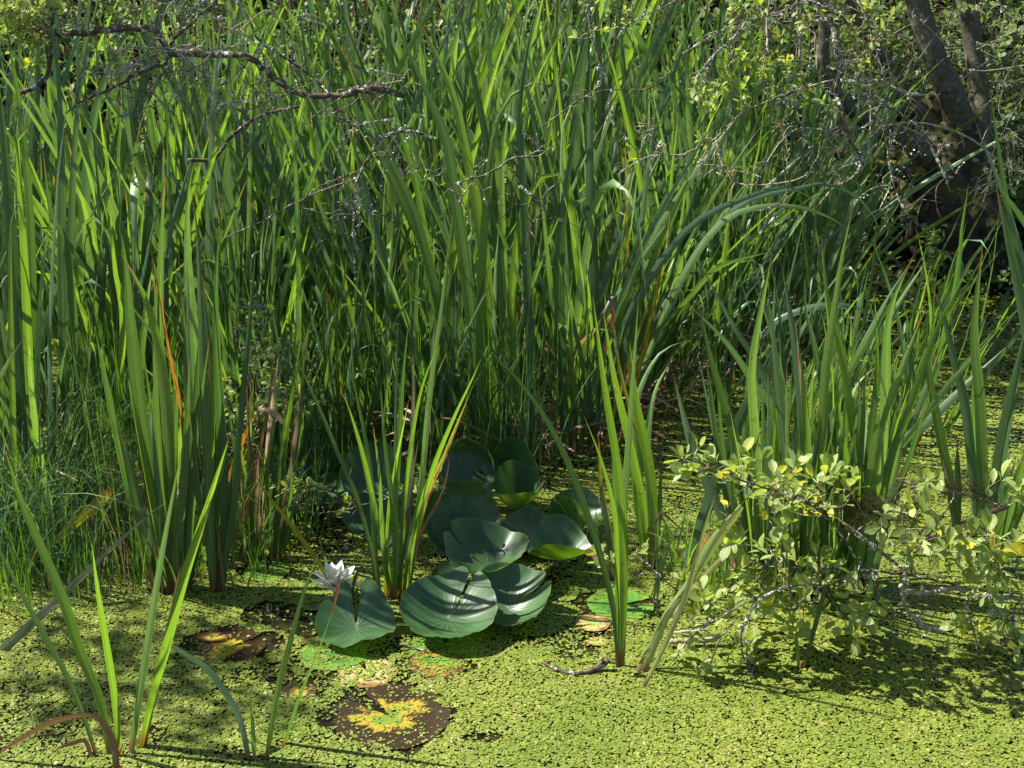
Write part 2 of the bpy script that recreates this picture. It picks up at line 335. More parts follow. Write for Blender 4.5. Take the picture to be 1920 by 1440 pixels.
# ------------------------------------------------------------------ blades
def blade_rows(spine, width, facing, keel=0.10, prof='sword', twist=0.0, cols=5, viewer=None):
    """a leaf blade: spine n x 3, full width in metres; facing = unit vector the flat side looks to (made square to the spine)"""
    n = len(spine); rows = []; uvr = []
    us = np.linspace(-1, 1, cols)
    for i in range(n):
        t = i/(n-1)
        T = unit(spine[min(i+1, n-1)] - spine[max(i-1, 0)])
        f = np.array(facing, float)
        if twist:
            ang = twist*t; W0 = unit(np.cross(T, f)); f = f*math.cos(ang) + W0*math.sin(ang)
        W = unit(np.cross(T, f)); Nn = unit(np.cross(W, T))
        if prof == 'sword':
            w = (0.72 + 0.28*min(1, t/0.35)) * (1 - max(0, (t-0.45)/0.55)**1.9)
        elif prof == 'grass':
            w = (0.8 + 0.2*min(1, t/0.2)) * (1 - t**1.6)
        elif prof == 'torn':
            w = (0.8 + 0.2*math.sin(t*9))*(1 if t < 0.97 else 0.5)
        w = max(w, 0.03)*width*0.5
        rows.append([spine[i] + W*(u*w) + Nn*(keel*width*(1-abs(u)) * (0.4+0.6*(1-t))) for u in us])
        uvr.append([((u+1)/2, t) for u in us])
    return rows, uvr
def blade_mesh(name, spine, width, facing, mat, **kw):
    mb = MB(); mb.grid(*blade_rows(spine, width, facing, **kw)); return mb.mesh(name, mat)

RB = random.Random(5); RT = random.Random(17); ROOTPTS = []
def hero_blade(parent, pts, w, mat='green', Y=None, dys=None, phi=None, prof='sword', n=18, dy_tip=None, name='blade'):
    """a blade seen along the listed pixels; the first is where it leaves the water unless Y is given"""
    if Y is None: Y = gnd(*pts[0]).y
    root = at(pts[0][0], pts[0][1], Y)
    if root.z < 0: pass
    m = len(pts)
    if dy_tip is None: dy_tip = RB.uniform(-0.14, 0.14)
    P = []
    for i, p in enumerate(pts):
        d = (dys[i] if dys else dy_tip*(i/(m-1)))
        P.append(np.array(at(p[0], p[1], Y+d)))
    sp = crom(P, n)
    mid = Vector(sp[len(sp)//2]); view = unit(np.array([0, 0, CAM_H]) - np.array(mid))
    if phi is None: phi = RB.uniform(-0.85, 0.85)
    T = unit(sp[-1]-sp[0]); side = unit(np.cross(view, T))
    f = view*math.cos(phi) + side*math.sin(phi)
    width = w/ppm(mid)/max(0.55, math.cos(phi))
    me = blade_mesh(name, sp, width, f, M[mat], prof=prof, twist=RB.uniform(-0.5, 0.5))
    return put(name, me, parent)
def hero_plant(root_px, label, blades, cat='reed plant', group=None, Y=None):
    loc = gnd(*root_px) if Y is None else Vector((at(root_px[0], root_px[1], Y).x, Y, 0))
    e = empty('reed_plant', (loc.x, loc.y, 0)); tag(e, label, cat, group); ROOTPTS.append(loc)
    for b in blades:
        b = dict(b); pts = b.pop('p'); w = b.pop('w')
        if Y is not None and 'Y' not in b: b['Y'] = Y
        hero_blade(e, pts, w, b.pop('m', 'green'), **b)
    return e
def fill(root_px, n, hpx, w, mats, spread=14, lean=0, jx=10, seed=0, Y=None, jy=6, lspread=None):
    """n more blades of the same fan, random in lean and height (pixels)"""
    r = random.Random(seed); out = []
    for i in range(n):
        bx = root_px[0] + r.uniform(-jx, jx); by = root_px[1] + r.uniform(-jy, jy)
        h = hpx*r.uniform(0.45, 1.05); l = math.radians(lean + r.uniform(-spread, spread))
        c = r.uniform(-0.10, 0.10)*h
        tx = bx + math.sin(l)*h; ty = by - math.cos(l)*h
        mx = (bx+tx)/2 + c*0.5; my = (by+ty)/2
        d = dict(p=[(bx, by), (mx, my), (tx+c*0.3, ty)], w=w*r.uniform(0.55, 1.1), m=r.choice(mats))
        if Y is not None: d['Y'] = Y
        out.append(d)
    return out
B = lambda w, m, *pts, **kw: dict(p=list(pts), w=w, m=m, **kw)

# ---- lower left clump
hero_plant((222, 1416), 'clump of separate bright green blades standing in duckweed at lower left corner', [
    B(10, 'green', (180, 1414), (153, 1333), (120, 1257), (73, 1173), (20, 1073), (-25, 985)),
    B(18, 'bright', (208, 1418), (187, 1313), (150, 1220), (117, 1120), (80, 1033), (40, 940), (5, 832)),
    B(14, 'bright', (225, 1417), (213, 1293), (197, 1193), (182, 1100), (172, 1018)),
    B(17, 'bright', (245, 1415), (263, 1293), (283, 1167), (300, 1060), (322, 940), (345, 822)),
    B(19, 'bright', (267, 1402), (283, 1320), (313, 1207), (345, 1085), (385, 960), (430, 818)),
    B(8, 'brown', (266, 1400), (290, 1290), (318, 1170), (333, 1085), (345, 1050)),
])
e = hero_plant((218, 1440), 'wilted dark brown blade bent over into an arch at the lower left edge', [
    B(10, 'brown', (219, 1450), (213, 1392), (190, 1352), (163, 1340), (100, 1353), (43, 1383), (-5, 1415), (-40, 1445), dy_tip=0.05, phi=0.9)], cat='dead blade')
e = hero_plant((170, 1417), 'small broken rust brown blade lying low by the lower left clump', [
    B(7, 'brown', (171, 1419), (164, 1396), (155, 1388), (130, 1396), (102, 1403), dy_tip=0.0)], cat='dead blade')
hero_plant((465, 1420), 'single blue green blade arching left over the duckweed', [
    B(13, 'blue', (466, 1422), (453, 1360), (430, 1310), (387, 1253), (333, 1218), (280, 1184), dy_tip=0.12, phi=0.2)])
hero_plant((477, 1425), 'short upright green shoot beside the arching blade', [B(8, 'bright', (477, 1426), (474, 1360), (471, 1306))])
hero_plant((500, 1423), 'solitary upright green blade pointing at the white flower, left of it', [
    B(12, 'bright', (500, 1423), (517, 1313), (540, 1220), (567, 1120), (599, 1034), dy_tip=-0.02, phi=0.2)])
hero_plant((532, 1397), 'thin green blade with brown tip crossing the white flower', [
    B(8, 'green', (532, 1397), (563, 1303), (597, 1220), (623, 1147), dy_tip=-0.02, n=12),
    B(6, 'brown', (622, 1150), (632, 1110), (638, 1066), Y=gnd(532, 1397).y-0.015, dy_tip=0, n=6)])
hero_plant((-10, 1240), 'long straight dry grey blade slanting across the left edge', [
    B(20, 'grey', (-60, 1275), (0, 1223), (110, 1123), (200, 1037), (283, 962), (312, 942), Y=3.0, dy_tip=0.1, phi=0.1, prof='grass')])
# ---- left clumps standing at the duckweed margin
hero_plant((20, 1085), 'yellow and brown mottled blade leaning right out of the left grass', [
    B(20, 'yellow', (-30, 1110), (20, 1070), (120, 1000), (212, 916), Y=3.35, dy_tip=0.1, phi=0.1, prof='torn')])
hero_plant((315, 1112), 'stout clump with very broad ribbed blades at the left pond edge', [
    B(27, 'green', (315, 1112), (300, 1010), (285, 920), (270, 820), (254, 700), (244, 597), (236, 500), (225, 430), phi=0.25),
    B(25, 'green', (322, 1112), (318, 1000), (308, 880), (300, 760), (297, 640), (300, 520), (305, 400), (310, 330), phi=-0.6),
    B(22, 'bright', (330, 1112), (318, 900), (312, 760), (293, 630), (267, 547), (226, 475)),
    B(24, 'pale', (345, 1108), (352, 1000), (364, 850), (370, 720), (360, 600), (352, 480), (352, 370), (362, 308), phi=0.1),
    B(20, 'green', (340, 1110), (345, 960), (352, 860), (366, 760), (372, 640)),
    B(7, 'orange', (336, 1108), (345, 900), (344, 810), (333, 735), (315, 650), (300, 560), (283, 470)),
    B(9, 'brown', (296, 1112), (275, 1040), (262, 960)), B(6, 'brown', (306, 1114), (296, 1060), (285, 1000)),
] + fill((320, 1108), 15, 600, 17, ['green', 'green', 'bright', 'blue'], 11, -2, 34, 11), group='broad bladed clumps along the left margin')
hero_plant((408, 1108), 'clump with an orange streaked blade rising behind the broad ribbed blades', [
    B(20, 'green', (400, 1110), (395, 1000), (388, 850), (381, 700), (376, 560), (370, 440), (360, 360), phi=0.3),
    B(9, 'orange', (402, 1106), (396, 900), (397, 760), (392, 660), (383, 560), (371, 478), (366, 400), phi=0.0),
    B(18, 'green', (412, 1108), (420, 980), (418, 860), (408, 700), (404, 560), (410, 430), phi=-0.4),
    B(8, 'brown', (400, 1112), (395, 1000), (398, 950), (380, 880), (372, 800)),
    B(8, 'brown', (420, 1112), (415, 1050), (403, 960)),
    B(13, 'pale', (378, 1085), (390, 990), (410, 900), (431, 818)),
] + fill((408, 1106), 9, 640, 15, ['green', 'green', 'bright'], 7, 0, 12, 12), group='broad bladed clumps along the left margin')
hero_plant((400, 1000), 'rusty blade folded over at its top with a pale pink drooping tip', [
    B(9, 'orange', (392, 985), (402, 950), (427, 897), (450, 840), (467, 797), (487, 769), Y=3.55, dy_tip=0.0, n=12),
    B(11, 'tan', (484, 770), (500, 768), (520, 780), (549, 812), Y=3.55, dy_tip=0.0, phi=0.2, n=8)])
hero_plant((490, 1050), 'thin dark based stems with pale sheaths behind the left duckweed', [
    ] + fill((490, 1045), 24, 420, 10, ['green', 'brown', 'bright', 'green', 'tan'], 9, 2, 42, 13), group='broad bladed clumps along the left margin')
# ---- clump in front of the lily leaves
hero_plant((735, 1122), 'fan of narrow bright blades growing in front of the lily leaves', [
    B(8.8, 'green', (705, 1117), (698, 1042), (670, 936), (631, 844), (605, 780), (575, 715), (540, 633), phi=.2),
    B(11.2, 'bright', (712, 1118), (703, 1028), (697, 920), (688, 840), (668, 740), (651, 676), phi=.2),
    B(10.4, 'bright', (735, 1122), (720, 1028), (698, 932), (677, 840), (652, 760), (640, 735)),
    B(11.2, 'bright', (741, 1124), (744, 992), (730, 897), (719, 800), (715, 720)),
    B(8, 'bright', (738, 1122), (738, 992), (722, 840), (720, 790), (728, 692)),
    B(12, 'green', (742, 1120), (741, 957), (748, 826), (756, 700), (766, 600)),
    B(11.2, 'bright', (757, 1120), (769, 1021), (783, 957), (794, 868), (801, 787), (812, 690), (830, 560), (842, 440)),
    B(10.4, 'tan', (762, 1118), (764, 1007), (770, 880), (774, 780), (776, 664), phi=0.1),
    B(10.4, 'bright', (762, 1124), (783, 978), (812, 879), (850, 785), (887, 707), (903, 670)),
    B(7.2, 'yellow', (765, 1120), (792, 960), (835, 850), (868, 770), (888, 722)),
    B(9.6, 'bright', (750, 1122), (755, 980), (770, 840), (790, 730), (824, 640)),
    B(8.8, 'green', (728, 1118), (716, 1000), (712, 900), (700, 800)),
    B(5.6, 'brown', (765, 1124), (780, 1028), (801, 978), (829, 922), (842, 868), (836, 850), (828, 858)),
] + fill((738, 1120), 5, 500, 9, ['bright', 'green'], 9, 2, 22, 77), group='reed plants standing among the lily leaves')
hero_plant((625, 1120), 'yellowing blade leaning left behind the white flower', [
    B(9, 'yellow', (650, 1135), (617, 1085), (588, 1042), (542, 978), (500, 925), (476, 885), dy_tip=0.1),
    B(6, 'green', (622, 1105), (610, 1050), (598, 1010))])
# ---- single stems right of the lilies
hero_plant((1160, 1250), 'tall fan with thick red brown base rising from open duckweed', [
    B(13, 'green', (1160, 1251), (1152, 1155), (1136, 1079), (1105, 975), (1053, 840), (993, 740), (923, 662), (897, 656), phi=.15),
    B(17, 'bright', (1165, 1251), (1170, 1080), (1167, 970), (1157, 870), (1135, 735), (1122, 640), (1111, 552), phi=.1),
    B(15, 'bright', (1158, 1250), (1163, 1100), (1168, 980), (1178, 840), (1187, 713), (1198, 552), phi=.2),
    B(12, 'bright', (1163, 1250), (1158, 1060), (1152, 960), (1128, 865), (1095, 780)),
    B(9, 'pale', (1160, 1251), (1158, 1120), (1160, 1000), (1150, 900), (1150, 800)),
], group='reed plants standing among the lily leaves')
hero_plant((1217, 1066), 'bright fan standing just behind the red based fan', [
    B(15, 'bright', (1213, 1065), (1208, 960), (1190, 870), (1166, 770), (1150, 700), (1130, 578), phi=.2),
    B(20, 'bright', (1222, 1068), (1224, 950), (1216, 870), (1202, 800), (1190, 740), (1180, 640), phi=.2),
    B(9, 'yellow', (1220, 1066), (1217, 913), (1207, 847), (1180, 763), (1160, 680), (1150, 596)),
    B(15, 'pale', (1224, 1066), (1220, 940), (1214, 830), (1227, 737), (1258, 676), phi=.1),
    B(14, 'pale', (1216, 1060), (1200, 900), (1190, 780), (1207, 713), (1240, 660), (1283, 640), phi=.1),
    B(9, 'bright', (1210, 1066), (1195, 960), (1185, 860), (1182, 700)),
] + fill((1218, 1066), 4, 300, 13, ['bright', 'green'], 7, -4, 8, 21), group='reed plants standing among the lily leaves')
hero_plant((1150, 1085), 'short yellow based shoots left of the red based fan', [
    B(11, 'yellow', (1152, 1088), (1145, 1010), (1128, 920), (1122, 815)), B(10, 'green', (1146, 1086), (1140, 1000), (1130, 940), (1121, 880))])
hero_plant((1200, 1270), 'split pale straw blades leaning right with an orange one among them', [
    B(12, 'bright', (1193, 1262), (1215, 1220), (1250, 1150), (1289, 1095), (1335, 1010), (1415, 918), phi=.3),
    B(15, 'straw', (1205, 1262), (1248, 1161), (1289, 1104), (1355, 999), (1392, 950), phi=0.0, prof='torn'),
    B(15, 'orange', (1270, 1145), (1289, 1106), (1316, 1035), (1332, 999), Y=3.2, dy_tip=0, phi=0, prof='torn', n=10),
    B(7, 'brown', (1330, 1001), (1353, 999), (1374, 1035), (1367, 1079), (1346, 1125), (1328, 1143), Y=3.2, dy_tip=0, n=14),
    B(11, 'straw', (1206, 1289), (1234, 1235), (1261, 1177), (1289, 1109), (1318, 1000), (1342, 925), phi=.2),
    B(10, 'straw', (1262, 1160), (1289, 1116), (1367, 1033), (1408, 987), Y=3.1, dy_tip=0.05, phi=0)])
hero_plant((1245, 1086), 'dark brown withered blade arched over the duckweed between two fans', [
    B(6, 'brown', (1245, 1088), (1228, 1040), (1225, 1000), (1236, 962), (1258, 975), (1289, 1003), dy_tip=0.02)], cat='dead blade')
hero_plant((1502, 1254), 'pair of thin green stems forming a V on open duckweed', [
    B(9, 'bright', (1499, 1254), (1493, 1200), (1485, 1140), (1474, 1020)),
    B(9, 'green', (1506, 1254), (1524, 1190), (1545, 1110), (1570, 1010))])
hero_plant((1617, 1178), 'stout brown based stem half hidden by willow leaves', [
    B(14, 'green', (1615, 1178), (1632, 1110), (1648, 1040), (1680, 930), phi=.2)])
# ---- big right hand stand
G = 'sword leaved reeds of the right hand stand'
hero_plant((1420, 1112), 'pale topped fan at the left end of the right hand stand', [
    B(17, 'pale', (1478, 1100), (1463, 930), (1453, 780), (1413, 718), (1363, 643), (1288, 567), phi=.1),
    B(20, 'green', (1420, 1118), (1390, 880), (1360, 763), (1330, 663), (1307, 557), phi=.1),
    B(16, 'blue', (1440, 1100), (1460, 850), (1435, 710), (1380, 620), (1357, 577), (1317, 503)),
    B(19, 'pale', (1425, 1110), (1420, 880), (1413, 780), (1410, 687), (1427, 580), (1448, 475), phi=.0),
    B(24, 'green', (1275, 1110), (1305, 1010), (1345, 900), (1390, 780), (1423, 713), (1459, 631), Y=3.35, phi=.2),
    B(22, 'blue', (1406, 1112), (1360, 980), (1322, 900), (1295, 830), (1262, 700), phi=.4),
] + fill((1425, 1112), 22, 450, 12, ['bright', 'green', 'green', 'blue'], 11, -4, 22, 31), group=G)
hero_plant((1510, 1118), 'upright fan in the middle of the right hand stand with a white streaked blade', [
    B(23, 'green', (1510, 1120), (1507, 813), (1497, 697), (1483, 597), (1467, 503), phi=.2),
    B(18, 'green', (1540, 1112), (1547, 900), (1547, 763), (1527, 647), (1510, 580), (1510, 526)),
    B(19, 'bright', (1530, 1116), (1542, 820), (1548, 690), (1563, 590), (1580, 480), (1601, 383), phi=.1),
    B(16, 'bright', (1560, 1100), (1605, 900), (1590, 740), (1575, 650), (1552, 560), (1540, 435)),
    B(9, 'tan', (1515, 1100), (1508, 800), (1498, 680), (1491, 590)),
    B(16, 'green', (1500, 1116), (1478, 900), (1462, 760), (1450, 640), (1440, 540)),
] + fill((1515, 1118), 28, 480, 12, ['bright', 'green', 'green', 'bright', 'pale'], 10, 2, 28, 32), group=G)
hero_plant((1590, 1100), 'fan leaning right with brown edged blade in the right hand stand', [
    B(23, 'bright', (1440, 1092), (1513, 830), (1563, 747), (1597, 687), (1633, 627), (1671, 550), phi=.1),
    B(17, 'pale', (1625, 1115), (1655, 830), (1661, 713), (1664, 613), (1680, 547), (1714, 478)),
    B(15, 'green', (1600, 1110), (1635, 800), (1650, 680), (1673, 600), (1706, 538)),
    B(21, 'bright', (1600, 1118), (1647, 813), (1673, 740), (1700, 667), (1736, 578), phi=.15),
    B(14, 'bright', (1630, 1105), (1665, 880), (1700, 780), (1753, 623), (1780, 573), (1821, 490)),
    B(19, 'bright', (1575, 1060), (1577, 907), (1583, 813), (1591, 711), phi=.1),
    B(13, 'pale', (1560, 1000), (1580, 800), (1607, 722), (1641, 689)),
    B(9, 'bright', (1590, 1080), (1640, 760), (1643, 613), (1638, 548)),
] + fill((1590, 1095), 32, 440, 12, ['bright', 'green', 'green', 'pale', 'blue'], 14, 8, 34, 33), group=G)
hero_plant((1560, 1015), 'long blades slanting far to the right across the dark water', [
    B(21, 'green', (1520, 1020), (1597, 923), (1697, 827), (1763, 770), (1827, 707), (1888, 650), phi=.1, Y=3.55),
    B(11, 'pale', (1640, 900), (1713, 807), (1780, 720), (1830, 667), (1878, 612), Y=3.5),
    B(22, 'green', (1490, 1010), (1540, 900), (1600, 830), (1660, 770)),
    B(8, 'orange', (1650, 960), (1700, 870), (1745, 770), (1750, 730)),
    B(7, 'orange', (1595, 835), (1640, 800), (1660, 790), Y=3.6),
], group=G)
hero_plant((1842, 1060), 'tall blue green fan standing apart on the right over striped duckweed', [
    B(18, 'blue', (1838, 1030), (1820, 847), (1807, 747), (1790, 680), (1770, 593), (1744, 526), phi=.1),
    B(21, 'green', (1845, 1060), (1842, 880), (1837, 747), (1827, 647), (1830, 563), (1843, 458), phi=.1),
    B(10, 'pale', (1826, 1010), (1826, 800), (1832, 650), (1852, 590)),
    B(17, 'green', (1800, 1040), (1780, 900), (1760, 800), (1742, 700), (1737, 600)),
    B(13, 'grey', (1805, 1030), (1790, 950), (1765, 850)),
    B(16, 'green', (1792, 1040), (1795, 900), (1795, 830)),
    B(12, 'green', (1690, 860), (1713, 790), (1740, 720), (1761, 658)),
], group=G)
hero_plant((1858, 1075), 'orange based clump at the right edge, blades running out of frame', [
    B(23, 'green', (1852, 1070), (1862, 950), (1880, 820), (1905, 700), (1928, 600), phi=.1),
    B(22, 'blue', (1990, 900), (1950, 740), (1910, 540), (1888, 440), (1866, 340), Y=3.6, phi=.3),
    B(16, 'green', (1862, 1075), (1880, 980), (1905, 900), (1950, 800)),
    B(13, 'bright', (1868, 1072), (1900, 990), (1960, 850)),
    B(15, 'yellow', (1856, 1076), (1858, 1010), (1862, 950)),
    B(10, 'brown', (1722, 1022), (1790, 987), (1840, 965), (1893, 950), Y=3.25, dy_tip=0, phi=.1, prof='torn'),
] + fill((1865, 1070), 9, 420, 14, ['green', 'bright'], 8, 12, 12, 34), group=G)
hero_plant((1960, 700), 'two blades rising in front of the trunk base at the right edge', [
    B(12, 'green', (1960, 720), (1905, 470), (1880, 330), (1855, 165), Y=4.8),
    B(14, 'blue', (1975, 700), (1920, 500), (1880, 360), (1840, 260), (1822, 205), Y=4.9),
    B(12, 'pale', (1990, 520), (1930, 430), (1895, 380), (1865, 340), Y=4.7)], group=G)

# ---- long traced blades of the dense stand
G = 'tall reeds of the dense stand behind the lily leaves'
hero_plant((880, 880), 'row of long sword blades leaning left at the top behind the lily leaves', [
    B(18.04, 'green', (850, 880), (830, 620), (800, 480), (770, 380), (738, 315), (712, 240), (680, 160), (630, 78), phi=.1),
    B(23.78, 'green', (895, 880), (888, 650), (868, 470), (853, 367), (838, 267), (812, 200), (773, 113), (742, 40), phi=.1),
    B(22.14, 'bright', (930, 880), (915, 560), (897, 400), (873, 283), (853, 187), (817, 100), (772, 15), phi=.1),
    B(19.68, 'green', (955, 872), (945, 600), (930, 433), (917, 300), (900, 200), (873, 83), (853, -20), phi=.1),
    B(14.76, 'bright', (845, 880), (820, 600), (790, 400), (777, 333), (760, 277), (733, 190), (702, 112)),
], group=G)
hero_plant((985, 868), 'tall blades with two folded over tips in the centre of the stand', [
    B(17.22, 'bright', (905, 880), (900, 600), (908, 430), (922, 283), (936, 215), (960, 178), (1000, 155), (1048, 160), phi=.1, dy_tip=0.0),
    B(18.04, 'bright', (985, 868), (960, 620), (968, 470), (980, 400), (1000, 350), (1027, 321), (1047, 327), (1062, 360), (1070, 400), phi=.1, dy_tip=0.0),
    B(16.4, 'blue', (1000, 868), (990, 560), (980, 333), (973, 217), (987, 100), (1012, -10), phi=.1),
    B(13.12, 'pale', (960, 860), (945, 500), (942, 300), (955, 200), (967, 140), phi=.1),
    B(21.32, 'green', (1120, 840), (1115, 600), (1111, 480), (1106, 333), (1107, 233), (1108, 100), phi=.1),
    B(13.12, 'pale', (1080, 850), (1060, 500), (1053, 300), (1058, 225), (1083, 187), (1100, 200)),
    B(19.68, 'green', (1060, 860), (1052, 640), (1050, 500), (1060, 360), (1085, 200), phi=.2),
], group=G)
hero_plant((1150, 830), 'reeds fanning out to the right of the centre of the stand', [
    B(12.3, 'green', (1150, 840), (1180, 560), (1203, 417), (1217, 300), (1234, 180)),
    B(5.74, 'yellow', (1180, 830), (1180, 600), (1174, 367), (1172, 218)),
    B(13.12, 'bright', (1140, 840), (1200, 560), (1250, 430), (1290, 340), (1330, 260)),
    B(11.48, 'yellow', (1160, 840), (1220, 600), (1248, 470), (1262, 360)),
    B(11.48, 'yellow', (1010, 830), (1080, 660), (1150, 590), (1190, 500), (1215, 420), phi=.2),
    B(14.76, 'blue', (1110, 840), (1160, 640), (1220, 520), (1300, 420), (1400, 370), (1490, 350), (1540, 400), dy_tip=0),
    B(9.84, 'green', (1215, 640), (1290, 560), (1350, 500), (1450, 470), Y=4.4),
    B(13.12, 'pale', (1180, 760), (1260, 560), (1350, 420), (1450, 385), (1540, 400), (1590, 430), Y=4.5, dy_tip=0, phi=.3),
    B(11.48, 'blue', (1200, 760), (1280, 520), (1380, 390), (1490, 355), (1560, 345), (1620, 380), (1655, 440), Y=4.6, dy_tip=0, phi=.3),
    B(8.2, 'brown', (1120, 700), (1150, 590), (1120, 515), Y=4.2),
    B(11.48, 'blue', (1420, 640), (1460, 600), (1530, 575), (1600, 575), (1640, 600), Y=4.6, dy_tip=0)], group=G)
hero_plant((40, 1000), 'very broad reeds at the left edge with folded over tips', [
    B(22.96, 'green', (60, 1000), (40, 700), (25, 500), (10, 300), (-10, 90), Y=3.65),
    B(16.4, 'bright', (70, 1000), (55, 700), (45, 480), (36, 340), (33, 250), (46, 231), (64, 245), (78, 283), Y=3.6, dy_tip=0, phi=.1),
    B(15.58, 'green', (60, 1000), (60, 500), (42, 240), (22, 110), (5, -10), Y=3.7),
    B(18.04, 'blue', (130, 980), (118, 600), (115, 330), (110, 150), (95, 60), (58, 18), Y=3.8, dy_tip=0, phi=.2),
    B(11.48, 'bright', (30, 1000), (20, 600), (20, 433), (30, 385), (43, 376), (64, 389), Y=3.5, dy_tip=0, phi=.1),
    B(11.48, 'pale', (100, 980), (70, 820), (58, 720), (55, 650), (62, 645), Y=3.5),
    B(13.12, 'bright', (-60, 900), (-20, 760), (10, 690), (46, 632), Y=3.4)], group=G)
hero_plant((180, 950), 'reeds leaning right at the top in the upper left of the stand', [
    B(13.12, 'blue', (120, 960), (130, 500), (143, 230), (153, 150), (173, 73), (200, 0), Y=4.0),
    B(22.14, 'blue', (150, 960), (155, 500), (165, 300), (180, 200), (205, 130), (240, 60), (285, -10), Y=4.1, phi=.1),
    B(15.58, 'green', (390, 960), (392, 500), (398, 250), (405, 120), (418, 5), Y=4.1),
    B(18.04, 'green', (430, 960), (440, 500), (420, 300), (440, 100), (465, -10), Y=4.2),
    B(9.02, 'green', (560, 920), (560, 500), (552, 280), (544, 160), (532, 20), Y=4.0),
    B(14.76, 'green', (160, 960), (130, 500), (95, 400), (80, 280), Y=3.8),
    B(13.94, 'bright', (190, 960), (230, 640), (215, 500), (205, 380), Y=3.8)], group=G)

# ---- library of blades for the rest of the stand
RL = random.Random(77); LIB = {}
def lib_blade(kind, h, w, curve, fold, r):
    n = 12; pts = []
    for i in range(n+1):
        t = i/n
        x = curve*h*t**2; y = 0.06*h*r.uniform(-0.1, 0.1)*t
        z = h*t
        pts.append(np.array([x, y, z]))
    if fold:
        k = r.uniform(0.55, 0.8); base = pts[int(k*n)]
        m = int(k*n); out = pts[:m+1]; rest = h*(1-k); ang = 0.15
        d = r.choice((-1, 1)); cur = base.copy()
        for i in range(n-m+3):
            ang += r.uniform(0.38, 0.62)
            a = min(ang, 2.75)
            cur = cur + np.array([0.1*math.sin(a), d*math.sin(a), math.cos(a)])*rest/(n-m+3)
            out.append(cur.copy())
        pts = out
    return blade_mesh('blade', crom(pts, 16), w, (0, -1, 0), M[kind], twist=r.uniform(-0.9, 0.9), cols=5)
for kind, cnt in (('green', 26), ('bright', 14), ('blue', 16), ('pale', 14), ('yellow', 3), ('brown', 5), ('tan', 3), ('orange', 2)):
    LIB[kind] = [lib_blade(kind, RL.uniform(0.75, 1.25), RL.uniform(0.012, 0.028) * (0.6 if kind in ('brown', 'tan', 'orange') else 1),
                           RL.uniform(-0.02, 0.30), RL.random() < (0.22 if kind not in ('brown', 'tan') else 0.7), RL) for _ in range(cnt)]
def front_Y(px):
    return float(np.interp(px, [-300, 0, 300, 500, 600, 850, 1100, 1200, 1300, 1400, 1500, 1600],
                           [3.4, 3.65, 3.72, 3.9, 4.15, 4.2, 4.25, 4.4, 4.75, 5.0, 5.3, 5.8]))
def stand_plant(x, y, label, group, scale, nb, lean, r, shade=False):
    e = empty('reed_plant', (x, y, 0)); tag(e, label, 'reed plant', group)
    az = r.uniform(-0.9, 0.9)
    for i in range(nb):
        q = r.random()
        kind = ('green' if q < .37 else 'bright' if q < .56 else 'blue' if q < .74 else 'pale' if q < .87 else 'yellow' if q < .90 else 'brown' if q < .975 else 'tan' if q < .997 else 'orange')
        b = bpy.data.objects.new('blade', r.choice(LIB[kind])); C.link(b); b.parent = e
        s = scale*r.uniform(0.62, 1.15)*(0.55 if kind in ('brown', 'tan', 'orange', 'yellow') else 1)
        a = az + r.uniform(-0.35, 0.35) + (math.pi if r.random() < 0.5 else 0)
        tilt = r.gauss(0, 0.10)
        Mx = Matrix.Rotation(lean, 4, 'Y') @ Matrix.Rotation(r.gauss(0, 0.06), 4, 'X') @ Matrix.Rotation(a, 4, 'Z') @ Matrix.Rotation(tilt + 0.06, 4, 'Y') @ Matrix.Diagonal((s*r.uniform(.9, 1.15), s, s, 1))
        Mx = Matrix.Translation((r.uniform(-.04, .04), r.uniform(-.04, .04), -0.02)) @ Mx
        b.matrix_local = Mx
    return e
RP = random.Random(21); cnt = 0
zones = [(-420, 260, 60, 'reed plant in the left part of the dense stand', 'reeds of the left part of the dense stand'),  # stretched past the left frame edge; the unseen plants there shade the water
         (260, 700, 62, 'reed plant between the dead lichened branches and the lily leaves', 'reeds under the lichened branches'),
         (700, 1130, 68, 'tall reed plant in the densest part of the stand behind the lily leaves', 'reeds of the centre of the dense stand'),
         (1130, 1570, 62, 'arching reed plant between the stand and the old tree', 'reeds beside the old tree')]
for a, b, n, lab, grp in zones:
    for k in range(n):
        px = RP.uniform(a, b); d = RP.random()**1.35*3.0
        if a >= 1130: d *= 0.6
        Y = front_Y(px) + d
        X = (px-960)/FPX*(Y*CP+1.0*SP)
        if Y > 7.9: Y = 7.9
        lean = RP.gauss(-0.03, 0.05) if px < 700 else RP.gauss(-0.02, 0.06) if px < 1130 else RP.gauss(0.18, 0.14)
        sc = RP.uniform(0.95, 1.35) + 0.14*max(0, d-.5) if d > 0.4 else RP.uniform(0.75, 1.25)
        if a >= 1130: sc *= 0.85
        if d < 0.35 and 380 < px < 700: sc *= 0.75
        stand_plant(X, Y, lab, grp, sc, RP.randint(10, 14), lean, RP)

